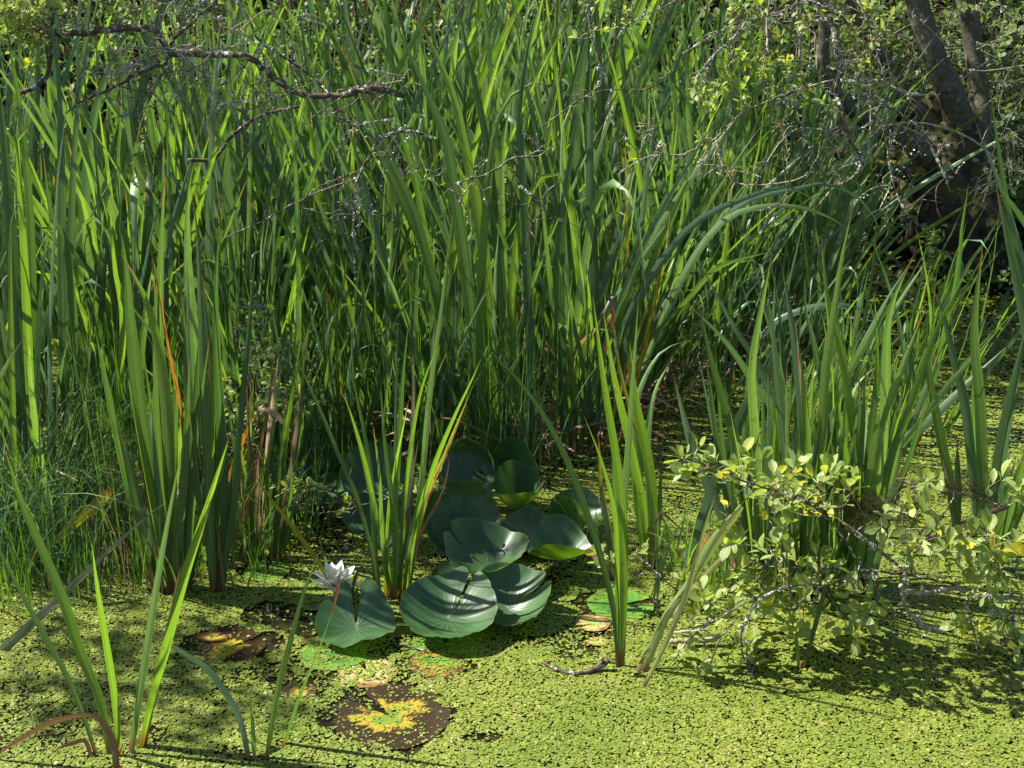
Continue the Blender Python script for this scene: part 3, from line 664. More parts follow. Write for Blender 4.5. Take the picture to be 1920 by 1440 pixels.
# ------------------------------------------------------------------ fine grass and sedge tufts
def tuft(name, label, cat, root, n, hmin, hmax, w, mat, spread, seed, rad=0.08, droop=0.6, group=None, leanx=0.0):
    r = random.Random(seed); mb = MB(); root = Vector((root.x, root.y, 0))
    for i in range(n):
        a = r.uniform(0, math.tau); q = rad*math.sqrt(r.random()); p = np.array([root.x+q*math.cos(a), root.y+q*math.sin(a), 0.0])
        a2 = r.uniform(0, math.tau); h = r.uniform(hmin, hmax); out = spread*r.random()
        d = np.array([math.cos(a2)+leanx, math.sin(a2)*0.7, 0]); pts = []
        for k in range(7):
            t = k/6
            pts.append(p + d*out*h*t**1.6 + np.array([0, 0, h*(t - droop*out*t**3*0.8)]))
        fac = unit(np.array([r.gauss(0, 0.5), -1, r.gauss(0, .3)]))
        mb.grid(*blade_rows(crom(pts, 9), w*r.uniform(0.6, 1.3), fac, prof='grass', cols=3, keel=0.15, twist=r.uniform(-1, 1)))
    o = mb.build(name, M[mat] if isinstance(mat, str) else mat)
    return tag(o, label, cat, group)
G = 'blue green sedge tufts at the left edge'
for k, (px, py, n, h) in enumerate([(30, 1010, 90, .55), (120, 990, 110, .6), (200, 1010, 90, .5), (90, 1075, 70, .35), (-40, 1060, 80, .5), (235, 1045, 40, .3), (60, 1040, 70, .85), (150, 1050, 60, .8), (-10, 1100, 60, .7)]):
    tuft('sedge_tuft', 'drooping blue green sedge tuft under the broad reeds at left edge', 'sedge', gnd(px, py), n, h*.5, h, .0045, 'sedge', 1.0, 300+k, .12, .8, G)
G = 'thin grass tufts between the reeds behind the lily leaves'
for k, (px, py) in enumerate([(520, 880), (600, 850), (690, 850), (780, 850), (860, 870), (450, 930), (960, 880), (250, 960), (340, 940)]):
    tuft('grass_tuft', 'fine grass tuft growing between the reed bases behind the lily leaves', 'grass tuft', gnd(px, py), 90, .3, .75, .0048, 'grass' if k % 3 else 'sedge', .45, 320+k, .16, .5, G)
tuft('grass_tuft', 'wispy hair thin grass beside the rightmost lily leaf', 'grass tuft', gnd(1120, 1040), 40, .1, .3, .0018, 'sedge', .9, 341, .06, .5)
tuft('grass_tuft', 'thin pale stalks beside the base of the bright fan', 'grass tuft', gnd(1300, 1060), 34, .1, .26, .008, 'pale', .8, 342, .13, .4)
tuft('grass_tuft', 'low grass at the foot of the right hand stand', 'grass tuft', gnd(1480, 1100), 50, .1, .35, .006, 'grass', .5, 343, .16, .5)
tuft('grass_tuft', 'sparse sprouts at the foot of the left broad clump', 'grass tuft', gnd(190, 1100), 40, .08, .22, .004, 'sedge', .9, 344, .14, .5)

# ------------------------------------------------------------------ duckweed: one sheet nobody could count
def pts_to_px(X, Y, Z=0.0):
    zc = Y*CP - (Z-CAM_H)*SP; yc = Y*SP + (Z-CAM_H)*CP
    return 960 + FPX*X/zc, 720 - FPX*yc/zc
rg = np.random.default_rng(3)
def vnoise(x, y, s, seed):
    r = np.random.default_rng(seed).random((64, 64)); x = x*s; y = y*s
    xi = np.floor(x).astype(int); yi = np.floor(y).astype(int); fx = x-xi; fy = y-yi
    fx = fx*fx*(3-2*fx); fy = fy*fy*(3-2*fy); g = lambda a, b: r[a % 64, b % 64]
    return (g(xi, yi)*(1-fx)+g(xi+1, yi)*fx)*(1-fy) + (g(xi, yi+1)*(1-fx)+g(xi+1, yi+1)*fx)*fy
# open patches, pixels: x, y, rx, ry, density left inside
ROOTS = [(*pts_to_px(q.x, q.y), 16, 6, .25) for q in ROOTPTS]
HOLES = [(735, 1346, 130, 62, .09), (820, 1246, 75, 26, .30), (440, 1212, 100, 34, .04), (590, 1165, 80, 32, .05), (520, 1155, 70, 22, .15), (630, 1240, 90, 30, .30),
         (560, 1290, 60, 22, .2), (500, 1262, 60, 20, .3), (690, 1262, 90, 22, .35), (905, 1385, 42, 9, .15), (1160, 1135, 78, 26, .05), (1105, 1185, 50, 34, .25), (800, 1210, 90, 22, .25),
         (1080, 1225, 40, 12, .4), (1260, 950, 90, 22, .45), (430, 1410, 26, 12, .3), (560, 1000, 140, 50, .3), (1320, 1140, 40, 20, .45), (940, 1060, 130, 60, .35), (1030, 1200, 60, 12, .3), (500, 1073, 62, 20, .2), (1500, 700, 300, 30, .6), (1800, 600, 200, 22, .3), (1000, 870, 120, 16, .4)]
def weed(n, y0, y1, rad, sides):
    Y = y0 + (y1-y0)*rg.random(n); X = (rg.random(n)*2-1)*(0.42*y1+0.75)
    keep = np.abs(X) < 0.40*Y+0.75; X, Y = X[keep], Y[keep]
    px, py = pts_to_px(X, Y)
    f = vnoise(X+20, Y, 9, 1)*.45 + vnoise(X+20, Y, 28, 2)*.35 + vnoise(X+20, Y, 2.2, 4)*.35
    dens = np.clip((f-0.22)/0.22, 0.45, 1)
    wob = (vnoise(X+30, Y+3, 14, 9)-.5)*.9 + (vnoise(X+30, Y+3, 45, 10)-.5)*.5
    for hx, hy, rx, ry, d in HOLES + ROOTS:
        q = ((px-hx)/rx)**2 + ((py-hy)/ry)**2 + wob
        dens = np.where(q < 1, np.minimum(dens, d), dens)
    dens = np.where(Y > 5.0, dens*0.9, dens)
    keep = rg.random(len(X)) < dens; X, Y = X[keep], Y[keep]; n = len(X)
    r = rad*np.exp(rg.normal(-.03, .33, n)); a0 = rg.random(n)*6.283; asp = rg.uniform(.68, .95, n); th = rg.random(n)*6.283
    ang = a0[:, None] + np.arange(sides)[None]*(2*np.pi/sides)
    ex = np.cos(ang)*r[:, None]; ey = np.sin(ang)*r[:, None]*asp[:, None]
    x = ex*np.cos(th)[:, None]-ey*np.sin(th)[:, None]; y = ex*np.sin(th)[:, None]+ey*np.cos(th)[:, None]
    tx = rg.normal(0, .16, n)[:, None]; ty = rg.normal(0, .16, n)[:, None]
    z = 0.0035 + x*tx + y*ty + rg.uniform(0, .002, n)[:, None]
    V = np.stack([X[:, None]+x, Y[:, None]+y, np.maximum(z, 0.0022)], 2).reshape(-1, 3)
    return V, n
parts = [weed(640000, 2.2, 4.1, .0031, 6), weed(230000, 4.1, 5.6, .0050, 6), weed(90000, 5.6, 8.0, .009, 6)]
V = np.concatenate([p[0] for p in parts]).astype(np.float32); nf = sum(p[1] for p in parts)
me = bpy.data.meshes.new('duckweed'); me.vertices.add(len(V)); me.vertices.foreach_set('co', V.ravel())
me.loops.add(len(V)); me.loops.foreach_set('vertex_index', np.arange(len(V), dtype=np.int32))
me.polygons.add(nf); me.polygons.foreach_set('loop_start', np.arange(0, len(V), 6, dtype=np.int32))
me.polygons.foreach_set('loop_total', np.full(nf, 6, dtype=np.int32))
at_ = me.attributes.new('rnd', 'FLOAT', 'FACE'); at_.data.foreach_set('value', rg.random(nf).astype(np.float32))
me.materials.append(M['weed']); me.update(calc_edges=True)
tag(put('duckweed', me), 'bright yellow green duckweed covering the pond surface', 'duckweed', kind='stuff')

# ------------------------------------------------------------------ water lily
def lily_surface(r, notch, cup, fold, ruffle, seed, nr=14, na=64, curl=0.0, fold_dir=0.0, lobe_up=0.0):
    """local rows from stalk point outwards; x forward = the notch side"""
    rd = random.Random(seed); ph = rd.uniform(0, 6.28); rows = []; uvr = []
    for i in range(nr+1):
        q = i/nr; row = []; ur = []
        for j in range(na+1):
            s = j/na; a = notch*0.5*(1 if q > 0.15 else q/0.15) + s*(math.tau - notch*(1 if q > 0.15 else q/0.15))
            lobe = 1 + 0.10*math.exp(-((min(s, 1-s))/0.06)**2) - 0.02*math.cos(2*a)
            edge = math.exp(-(min(s, 1-s)/0.012)**2)*0.12
            rr = r*q*(lobe - edge*q)
            x = rr*math.cos(a); y = rr*math.sin(a)
            fd = x*math.sin(fold_dir)*-1 + y*math.cos(fold_dir)
            z = cup*rr*rr/r + fold*abs(fd)**1.5/r**.5 + ruffle*r*q*q*math.sin(3*a+ph) + ruffle*.4*r*q**3*math.sin(8*a+ph*2)
            z += lobe_up*r*q*math.exp(-(min(s, 1-s)/.10)**2)
            rr *= 1 + .012*math.sin(17*a+ph) + .010*math.sin(31*a+2*ph) if q > .95 else 1
            x = rr*math.cos(a); y = rr*math.sin(a)
            if curl: z += curl*r*max(0, q-0.72)**2*8*(0.5+0.5*math.cos(a-ph))
            row.append((x, y, z)); ur.append((s, q))
        rows.append(row); uvr.append(ur)
    return rows, uvr
def lily(px, py, Y, r, azim, tilt, spin, label, notch=0.10, cup=.35, fold=.3, ruffle=.05, curl=0.0, lobe_up=0.0, mat='lily', seed=1, stalk=True, fold_dir=0.0, group=None, root=None):
    """azim: the way the leaf's upper side leans (0 = to the viewer, + = to the right), tilt from horizontal, spin of the notch"""
    P = at(px, py, Y)
    e = empty('lily_leaf', (P.x, P.y, 0)); tag(e, label, 'water lily leaf', group)
    R = Matrix.Rotation(azim, 3, 'Z') @ Matrix.Rotation(tilt, 3, 'X') @ Matrix.Rotation(spin, 3, 'Z')
    rows, uvr = lily_surface(r, notch, cup, fold, ruffle, seed, curl=curl, fold_dir=fold_dir, lobe_up=lobe_up)
    rows = [[tuple(P + R @ Vector(v)) for v in row] for row in rows]
    mb = MB(); mb.grid(rows, uvr); mb.build('leaf_blade', M[mat], e)
    if stalk:
        mb = MB(); rt = Vector((P.x + (0.02 if root is None else root), P.y+0.05, -0.03)); 
        tube(mb, [P + Vector((0, 0, -.001)), (P*0.6+rt*0.4) + R @ Vector((0, 0, -.03)), rt], .0045, .0055, 8); mb.build('stalk', M['petiole'], e)
    return e
def tube(mb, pts, r0, r1, sides=6, wob=0.0, seed=0, n=None, lump=0.0, mi=0):
    P = crom([np.array(p, float) for p in pts], n or max(3, len(pts)*3))
    wob *= .45
    rd = random.Random(seed); ref = np.array([0.3, 0.9, 0.2]); rows = []; uvr = []; N_ = len(P)
    for i in range(N_):
        t = i/(N_-1); T = unit(P[min(i+1, N_-1)]-P[max(i-1, 0)]); A = unit(np.cross(T, ref)); Bv = np.cross(T, A)
        rr = (r0 + (r1-r0)*t); c = P[i] + (A*rd.gauss(0, wob) + Bv*rd.gauss(0, wob) if 0 < i < N_-1 else 0)
        row = []
        for k in range(sides):
            a = math.tau*k/sides; q = rr*(1+lump*rd.uniform(-1, 1)); row.append(c + (A*math.cos(a)+Bv*math.sin(a))*q)
        rows.append(row); uvr.append([(k/sides, t) for k in range(sides)])
    mb.grid(rows, uvr, closed=True, mi=mi)
    b = mb.n - sides*N_
    for base, sl in ((b, range(sides-1, -1, -1)), (b+(N_-1)*sides, range(sides))):
        mb.f.append(tuple(base+k for k in sl)); mb.mi.append(mi); mb.uv.extend([(0.5, 0.5)]*sides)
    return P
rad = math.radians
LG = 'raised water lily leaves in the middle of the pond'
lily(593, 860, 3.98, .092, -.45, rad(52), rad(-120), 'hindmost left lily leaf with a pale silvery sheen', cup=.2, fold=.1, seed=2, group=LG)
lily(705, 890, 3.80, .098, -.1, rad(62), rad(-90), 'round dark lily leaf standing upright behind the narrow reed fan', cup=.3, fold=.0, seed=3, group=LG)
lily(862, 892, 3.86, .098, .3, rad(52), rad(-50), 'mottled lily leaf behind the largest leaf, its edge turned up white', cup=.2, fold=.15, curl=.4, seed=4, group=LG)
lily(970, 902, 3.88, .096, -.5, rad(48), rad(-100), 'lily leaf folded like a scoop at the right rear with pointed right end', cup=.5, fold=.9, seed=5, fold_dir=rad(-100), lobe_up=.3, group=LG)
lily(862, 972, 3.55, .106, .15, rad(62), rad(-95), 'largest dark lily leaf facing the viewer with rolled lower edge', cup=.3, fold=.0, curl=.5, seed=6, group=LG)
lily(983, 1004, 3.58, .074, -.3, rad(30), rad(-30), 'small silvery lily leaf lying level right of the largest leaf', cup=.3, fold=.2, seed=7, group=LG)
lily(1048, 1048, 3.45, .086, -.2, rad(2), rad(0), 'boat shaped lily leaf with its light green underside showing', cup=.3, fold=.75, seed=8, fold_dir=rad(12), group=LG)
lily(915, 1062, 3.38, .112, -.1, rad(10), rad(160), 'broad lily leaf with a bright white sunlit right end', cup=.45, fold=.35, fold_dir=rad(80), seed=9, group=LG)
lily(953, 1142, 3.20, .108, -.15, rad(16), rad(28), 'right hand lily leaf of the front row with a raised right lobe', cup=.42, fold=.1, ruffle=.05, lobe_up=.22, seed=10, group=LG)
lily(842, 1160, 3.12, .120, .0, rad(14), rad(62), 'wide dark lily leaf in the middle of the front row', cup=.38, fold=.0, ruffle=.05, lobe_up=.14, seed=11, group=LG)
lily(667, 1176, 3.10, .098, .0, rad(22), rad(92), 'heart shaped lily leaf beside the white flower, notch towards the reeds', notch=.30, cup=.15, fold=.45, fold_dir=rad(90), ruffle=.13, seed=12, group=LG)
lily(1040, 972, 3.62, .062, .6, rad(68), rad(90), 'young yellowish lily leaf standing folded and pointed', cup=.4, fold=.8, seed=13, mat='pad_green', group=LG)
lily(1080, 965, 3.70, .072, .2, rad(26), rad(150), 'dark rightmost lily leaf behind the folded young one', cup=.4, fold=.1, seed=14, group=LG)
lily(748, 985, 3.62, .08, -.5, rad(56), rad(-90), 'dark lily leaf in the shade behind the reed fan stems', cup=.3, fold=.3, seed=15, group=LG)
lily(690, 968, 3.68, .066, -.2, rad(45), rad(-90), 'small shaded lily leaf low under the upright round one', cup=.3, fold=.4, seed=16, group=LG)
lily(842, 1098, 3.36, .052, .2, rad(10), rad(0), 'small dark lily leaf under the broad sunlit one', cup=.5, fold=.2, seed=17, group=LG)
lily(965, 950, 3.76, .07, .3, rad(20), rad(0), 'half hidden lily leaf beneath the scoop shaped one', cup=1.2, fold=.5, seed=18, group=LG)
lily(620, 930, 3.80, .06, -.6, rad(30), rad(0), 'shaded lily leaf left behind the small round leaved twigs', cup=.3, fold=.3, seed=19, group=LG)

def pad(px, py, r, spin, mat, label, z=.0012, seed=1, ruffle=.0, notch=.35, asp=1.0):
    P = gnd(px, py); e = empty('lily_pad', (P.x, P.y, 0)); tag(e, label, 'floating lily pad')
    rows, uvr = lily_surface(r, notch, 0, 0, ruffle, seed, nr=8, na=56)
    c, s = math.cos(spin), math.sin(spin); rd = random.Random(seed); jag = [1+rd.uniform(-.05, .02) for _ in range(57)]
    rows = [[(P.x+(v[0]*c-v[1]*s)*jag[j], P.y+(v[0]*s+v[1]*c)*asp*jag[j], z+abs(v[2])*.5+.0003*i) for j, v in enumerate(row)] for i, row in enumerate(rows)]
    mb = MB(); mb.grid(rows, uvr); mb.build('leaf_blade', M[mat], e)
    return e
pad(737, 1346, .132, 2.4, 'pad_brown', 'large decaying brown lily pad with a yellow green star, half sunk in duckweed', seed=31)
pad(820, 1246, .072, 1.0, 'pad_orange', 'orange and yellow decaying lily pad just below the front leaves', seed=32)
pad(425, 1215, .095, .5, 'pad_brown', 'dark brown sunken lily pad in the open water at left', seed=33, z=.0008)
pad(400, 1198, .040, .9, 'pad_orange', 'small bright yellow lily pad scrap on the dark open water', seed=34, z=.003, asp=.6)
pad(625, 1228, .082, 2.0, 'pad_green', 'dull green floating lily pad under the heart shaped leaf', seed=35, z=.002)
pad(690, 1262, .07, 2.0, 'pad_yellow', 'yellow green lily pad under thin duckweed between the front leaves and the brown pad', seed=36, z=.0006)
pad(1162, 1135, .088, .2, 'pad_green', 'flat green floating lily pad behind the red based fan', seed=37, z=.002)
pad(1112, 1172, .045, 3.6, 'pad_yellow', 'tan yellow floating pad scrap left of the red based fan', seed=38, z=.004, ruffle=.1)
pad(1120, 1205, .030, 2.6, 'pad_yellow', 'little pale pad scrap in front of the tan one', seed=39, z=.002, asp=.7)
pad(500, 1073, .062, 1.6, 'pad_green', 'shaded green lily pad at the foot of the left reeds', seed=40, z=.002)
pad(835, 1216, .09, 1.6, 'pad_green', 'dark floating lily pad under the front row of leaves', seed=41, z=.001)
pad(560, 1298, .042, 1.6, 'pad_orange', 'orange brown pad scrap left of the large decaying pad', seed=42, z=.001)
pad(590, 1130, .05, 1.0, 'pad_green', 'floating green pad behind the white flower', seed=43, z=.002)

# the flower
P0 = gnd(632, 1128); P0 = Vector((P0.x, P0.y, .055))
e = empty('water_lily_flower', (P0.x, P0.y, 0)); tag(e, 'open white water lily flower with yellow stamens beside the heart shaped leaf', 'flower')
rd = random.Random(4)
for ring, (n, L_, w_, el) in enumerate([(4, .062, .038, 12), (5, .062, .038, 36), (5, .058, .034, 56), (4, .046, .026, 72)]):
    for k in range(n):
        a = math.tau*(k+0.5*ring)/n + rd.uniform(-.1, .1); el_ = rad(el+rd.uniform(-6, 6)); mb = MB(); rows = []; uvr = []
        for i in range(9):
            t = i/8; ww = w_*math.sin(math.pi*min(1, .12+.86*t)**0.9)*.5 + .0006; rr = .004+L_*t
            up = el_ + 0.35*(1-t) - 0.1
            rows.append([]); uvr.append([])
            for u in (-1, -.5, 0, .5, 1):
                x = rr*math.cos(up); z = rr*math.sin(el_)*(1+.1*t) + .004*u*u*(1-t*.5)
                rows[-1].append((P0.x + x*math.cos(a)-u*ww*math.sin(a), P0.y + x*math.sin(a)+u*ww*math.cos(a), P0.z - .02 + z + .01)); uvr[-1].append(((u+1)/2, t))
        mb.grid(rows, uvr); mb.build('petal', M['petal'], e)
mb = MB()
for k in range(46):
    a = rd.uniform(0, 6.28); q = rd.uniform(.002, .011); h = rd.uniform(.018, .030)
    tube(mb, [(P0.x+q*math.cos(a)*.5, P0.y+q*math.sin(a)*.5, P0.z-.008), (P0.x+q*math.cos(a)*1.2, P0.y+q*math.sin(a)*1.2, P0.z+h*.5), (P0.x+q*math.cos(a)*.9, P0.y+q*math.sin(a)*.9, P0.z+h)], .001, .0006, 4)
mb.build('stamens', M['stamen'], e)
mb = MB(); tube(mb, [(P0.x, P0.y, P0.z-.008), (P0.x+.005, P0.y+.01, -.03)], .005, .005, 8); mb.build('stalk', M['petiole'], e)
# bud stalk beside it
mb = MB(); Yb = gnd(655, 1130).y; pb = [at(655, 1132, Yb), at(662, 1100, Yb), at(669, 1070, Yb)]
tube(mb, pb, .004, .0055, 8); tag(mb.build('bud_stalk', M['petiole']), 'short blunt brown green bud stalk standing right of the white flower', 'bud')

# ------------------------------------------------------------------ woody branches, twigs, leaves, lichen
def leaf_into(mb, rn, base, direction, up, L_, w_, r, cols=3):
    d = unit(direction); side = unit(np.cross(d, up)); nrm = unit(np.cross(side, d)); v = r.random()
    droop = r.uniform(-.15, .35); fold = r.uniform(.1, .45); rows = []; uvr = []
    prof = (0.04, .42, .82, 1.0, .86, .16)
    for i, p in enumerate(prof):
        t = i/(len(prof)-1); c = base + d*(L_*t) - nrm*(droop*L_*t*t)
        rows.append([c + side*(u*w_*.5*p) + nrm*(abs(u)*fold*w_*.5*p) for u in (-1, 0, 1)]); uvr.append([((u+1)/2, t) for u in (-1, 0, 1)])
    mb.grid(rows, uvr); rn.extend([v]*((len(prof)-1)*2))
def add_attr(o, rn):
    a = o.data.attributes.new('rnd', 'FLOAT', 'FACE'); a.data.foreach_set('value', np.array(rn, dtype=np.float32)); return o
def rosette(mb, rn, P, axis, n, L_, r):
    axis = unit(axis); ref = np.array([.3, .2, .93]); A = unit(np.cross(axis, ref)); Bv = np.cross(axis, A); a = r.uniform(0, 6.28)
    for k in range(n):
        a += 2.4 + r.uniform(-.4, .4); out = r.uniform(.45, 1.3)*(1 if k > 1 else .4); back = r.uniform(0, L_*1.3)*(1 if k > 2 else .1)
        d = axis*math.cos(out) + (A*math.cos(a)+Bv*math.sin(a))*math.sin(out)
        l = L_*r.uniform(.55, 1.15)
        leaf_into(mb, rn, P - axis*back + d*.004, d, unit(axis*.7+np.array([0, 0, .5])+np.array([r.gauss(0, .25), r.gauss(0, .25), 0])), l, l*r.uniform(.46, .64), r)
def lichen_into(mb, P, rr, n, r):
    for _ in range(n):
        v = unit(np.array([r.gauss(0, 1), r.gauss(0, 1), r.gauss(0, 1)])); tt = r.random(); c = P[0]*(1-tt)+P[1]*tt + v*rr*r.uniform(.5, 1.5); s = r.uniform(.0012, .0042)
        a = unit(np.array([r.gauss(0, 1), r.gauss(0, 1), r.gauss(0, 1)])); b = unit(np.cross(a, v)); 
        m = 5; pts = [c + (a*math.cos(math.tau*k/m)+b*math.sin(math.tau*k/m))*s*r.uniform(.4, 1.3) for k in range(m)]
        mb.poly(pts, [(0, 0)]*m)
def nearest(P, curves):
    best = None
    for c in curves:
        d = np.linalg.norm(c-P, axis=1); i = int(d.argmin())
        if best is None or d[i] < best[0]: best = (d[i], c[i])
    return best
def bough(label, cat, Y, branches, zones, leafL, seed, twigmat='twig', leafmat='willow', name='willow_bough', yj=.06, lich=60, group=None, leaves_per=(4, 8), hang=0.0, loc=None):
    """branches: (width_px start, end, lichen 0..1, [pixels], material, dY) ; zones: (x, y, rx, ry, count, dY spread)"""
    r = random.Random(seed); curves = []
    p0 = at(*branches[0][3][-1], Y)
    e = empty(name, (p0.x, p0.y, 0) if loc is None else loc); tag(e, label, cat, group)
    lm = MB()
    for br in branches:
        w0, w1, li, px = br[:4]; mat = br[4] if len(br) > 4 else twigmat; dY = br[5] if len(br) > 5 else 0.0
        P = [at(p[0], p[1], Y+dY+(p[2] if len(p) > 2 else r.uniform(-yj, yj)*.4)) for p in px]
        s = ppm(P[0]); mb = MB()
        c = tube(mb, P, w0*.42/s, w1*.42/s, 8 if max(w0, w1) > 7 else 6, wob=.0022 if max(w0, w1) < 9 else .004, seed=r.randint(0, 9999), n=len(P)*4, lump=.08)
        curves.append(c)
        # short side spurs
        for i in range(2, len(c)-1):
            if r.random() < .30:
                d = unit(np.array([r.gauss(0, 1), r.gauss(0, .5), r.gauss(-.1, 1)])); q = r.uniform(.01, .05)
                if name == 'dead_branch' or lich > 100: q *= 3.2
                d[1] *= .6; e1 = c[i]+d*q*.5+np.array([r.gauss(0, .1), 0, .1+r.gauss(0, .1)])*q; e2 = c[i]+d*q+np.array([0, 0, -.25])*q
                sc_ = tube(mb, [c[i], e1, e2], .0017, .0009, 4, wob=.002, seed=i, n=6)
                if q > .07:
                    for jj in (2, 3, 4):
                        if r.random() < .7:
                            d3 = unit(d + np.array([r.gauss(0, .8), 0, r.gauss(0, .8)])); tube(mb, [sc_[jj], sc_[jj]+d3*q*.25+np.array([0, 0, .006]), sc_[jj]+d3*q*.45], .0012, .0006, 4, n=4)
                if r.random() < li: lichen_into(lm, (sc_[0], sc_[-1]), .003, int(lich*.25), r)
            if r.random() < (li*1.5 if mnoise.noise(Vector(c[i])*14+Vector((seed, 0, 0))) > .02 else li*.18):
                lichen_into(lm, (c[i], c[i+1]), max(.003, (w0+(w1-w0)*i/len(c))/2/s), int(lich*r.uniform(.15, .9)), r)
        mb.build('branch', M[mat], e)
    mb = MB(); rn = []; tws = []
    many = sum(z[4] for z in zones) > 60
    for z in zones:
        x, y, rx, ry, n = z[:5]; dz = z[5] if len(z) > 5 else .12
        for _ in range(n):
            while True:
                a, b = r.uniform(-1, 1), r.uniform(-1, 1)
                if a*a+b*b < 1: break
            P = np.array(at(x+a*rx, y+b*ry, Y+r.uniform(-dz, dz))); d, Q = nearest(P, curves)
            if d > .9: continue
            m = (P+Q)/2 + np.array([r.gauss(0, .02), r.gauss(0, .02), r.gauss(.0, .03)*min(1, d*4)])
            if not many or not tws: tws.append(MB())
            c = tube(tws[-1], [Q, m, P], .0017, .0009, 5, wob=.001, seed=r.randint(0, 9999), n=8)
            ax = unit(c[-1]-c[-3]) + np.array([r.gauss(0, .3), r.gauss(0, .3), .5+r.gauss(0, .3)])
            rosette(mb, rn, c[-1], ax, r.randint(*leaves_per), leafL, r)
            for i in range(2, len(c)-2):
                if r.random() < .45 and d > .05:
                    dd = unit(np.array([r.gauss(0, 1), r.gauss(0, 1), r.gauss(.3, .7)])); leaf_into(mb, rn, c[i], dd, np.array([0, 0, 1.]), leafL*r.uniform(.5, 1), leafL*.45*r.uniform(.6, 1), r)
    for t_ in tws: t_.build('twig', M[twigmat], e)
    if mb.n: add_attr(mb.build('foliage', M[leafmat], e), rn)
    if lm.n: tag(lm.build('lichen', M['lichen'], e), kind='stuff')
    if many:
        for ch in e.children:
            if ch.name.startswith('twig'): ch['kind'] = 'stuff'
    return e

# lower right willow bough hanging over the duckweed
bough('large pale leaved willow bough hanging over the duckweed at lower right', 'willow branch', 3.0, [
    (12, 11, .25, [(1687, 1095), (1715, 1112), (1752, 1110), (1790, 1102), (1830, 1117), (1925, 1122), (2060, 1110)], 'twigpale'),
    (4, 6, .12, [(1300, 874), (1360, 890), (1410, 907), (1470, 927), (1515, 942), (1560, 982), (1582, 1010), (1625, 1065), (1690, 1075), (1740, 1085), (1800, 1100)], 'deadwood'),
    (6, 8, .5, [(1580, 980), (1640, 1027), (1690, 1065), (1700, 1092)], 'twig'),
    (5, 10, .7, [(1775, 1183), (1740, 1177), (1713, 1157), (1697, 1133), (1690, 1097)], 'twigpale', -.03),
    (3, 3, .1, [(1440, 1062), (1515, 1065), (1627, 1069), (1700, 1080)]),
    (5, 3, .0, [(1715, 1025), (1747, 995), (1785, 940), (1788, 922)], 'deadwood', .08),
    (3, 3, .1, [(1885, 950), (1840, 935), (1790, 924), (1740, 910), (1700, 915), (1680, 930)], 'twig', .08),
    (4, 4, .5, [(1497, 1132), (1540, 1100), (1580, 1085), (1640, 1080)], 'twig', -.05),
    (3, 4, .1, [(1280, 1180), (1340, 1165), (1400, 1130), (1480, 1100), (1540, 1098)], 'twig', -.08),
    (5, 4, .4, [(1350, 1342), (1393, 1290), (1410, 1268), (1397, 1240), (1390, 1190), (1420, 1130), (1480, 1095)], 'deadwood', -.12),
    (3, 4, .1, [(1835, 1230), (1825, 1180), (1812, 1130), (1830, 1117)], 'twig', -.05),
    (3, 4, .1, [(1905, 1210), (1900, 1150), (1915, 1120)], 'twig', -.05),
    (3, 3, .2, [(1900, 1160), (1860, 1140), (1830, 1117)], 'twig', -.02),
    (3, 4, .0, [(1262, 1240), (1290, 1200), (1330, 1170)], 'twig', -.1),
    (3, 3, .0, [(1310, 1290), (1330, 1250), (1350, 1200), (1380, 1160)], 'twig', -.13),
    (3, 5, .2, [(1690, 960), (1700, 1010), (1710, 1080)], 'twig', -.03),
    (3, 5, .2, [(1805, 990), (1850, 1040), (1870, 1110)], 'twig', .05),
], [(1305, 868, 42, 30, 8, .04), (1415, 870, 45, 30, 5), (1510, 905, 80, 40, 13), (1450, 960, 50, 40, 6), (1600, 895, 60, 26, 3),
    (1420, 1040, 75, 40, 10), (1370, 1125, 95, 45, 16), (1500, 1140, 85, 50, 17), (1600, 1150, 60, 50, 10), (1700, 980, 50, 50, 11), (1745, 1045, 55, 35, 8),
    (1850, 1050, 75, 60, 18), (1890, 1130, 40, 45, 7), (1825, 1190, 34, 36, 7), (1272, 1225, 20, 22, 4), (1315, 1275, 34, 22, 5), (1405, 1210, 26, 22, 5),
    (1912, 1195, 16, 34, 3), (1820, 1000, 26, 20, 2), (1895, 920, 30, 30, 3), (1740, 905, 26, 14, 3), (1560, 1050, 45, 20, 3)],
    .043, 900, leaves_per=(4, 7), lich=90)
bough('willow twig with a few yellow tinged leaves crossing the rightmost lily leaf', 'willow branch', 3.25, [
    (3, 4, .2, [(1110, 1045), (1150, 1062), (1190, 1040), (1230, 1075), (1300, 1130), (1350, 1170)], 'twig')],
    [(1128, 1045, 18, 14, 3, .02), (1160, 1050, 14, 10, 2, .02), (1205, 1030, 14, 10, 2, .02), (1280, 1080, 20, 16, 2, .02)], .032, 901, leaves_per=(4, 6))
bough('small round leaved willow shoot with yellow leaves in front of the left reeds', 'willow shoot', 3.72, [
    (5, 6, .35, [(383, 668), (400, 697), (417, 733), (443, 780), (467, 813), (490, 850)], 'deadwood'),
    (3, 5, .1, [(495, 570), (480, 640), (480, 720), (478, 800), (485, 860)], 'deadwood'),
    (3, 4, .1, [(440, 620), (462, 690), (475, 760)], 'twig'), (2, 4, .1, [(545, 640), (520, 700), (490, 770)], 'twig'),
    (6, 8, .25, [(383, 803), (433, 820), (483, 840), (540, 873), (600, 913), (650, 950)], 'deadwood', -.1),
], [(470, 620, 55, 60, 15), (480, 720, 75, 70, 38), (440, 800, 60, 50, 18), (560, 760, 45, 40, 8), (410, 880, 45, 60, 16), (560, 950, 60, 45, 16), (500, 900, 50, 40, 8)],
    .022, 902, leaves_per=(4, 8))
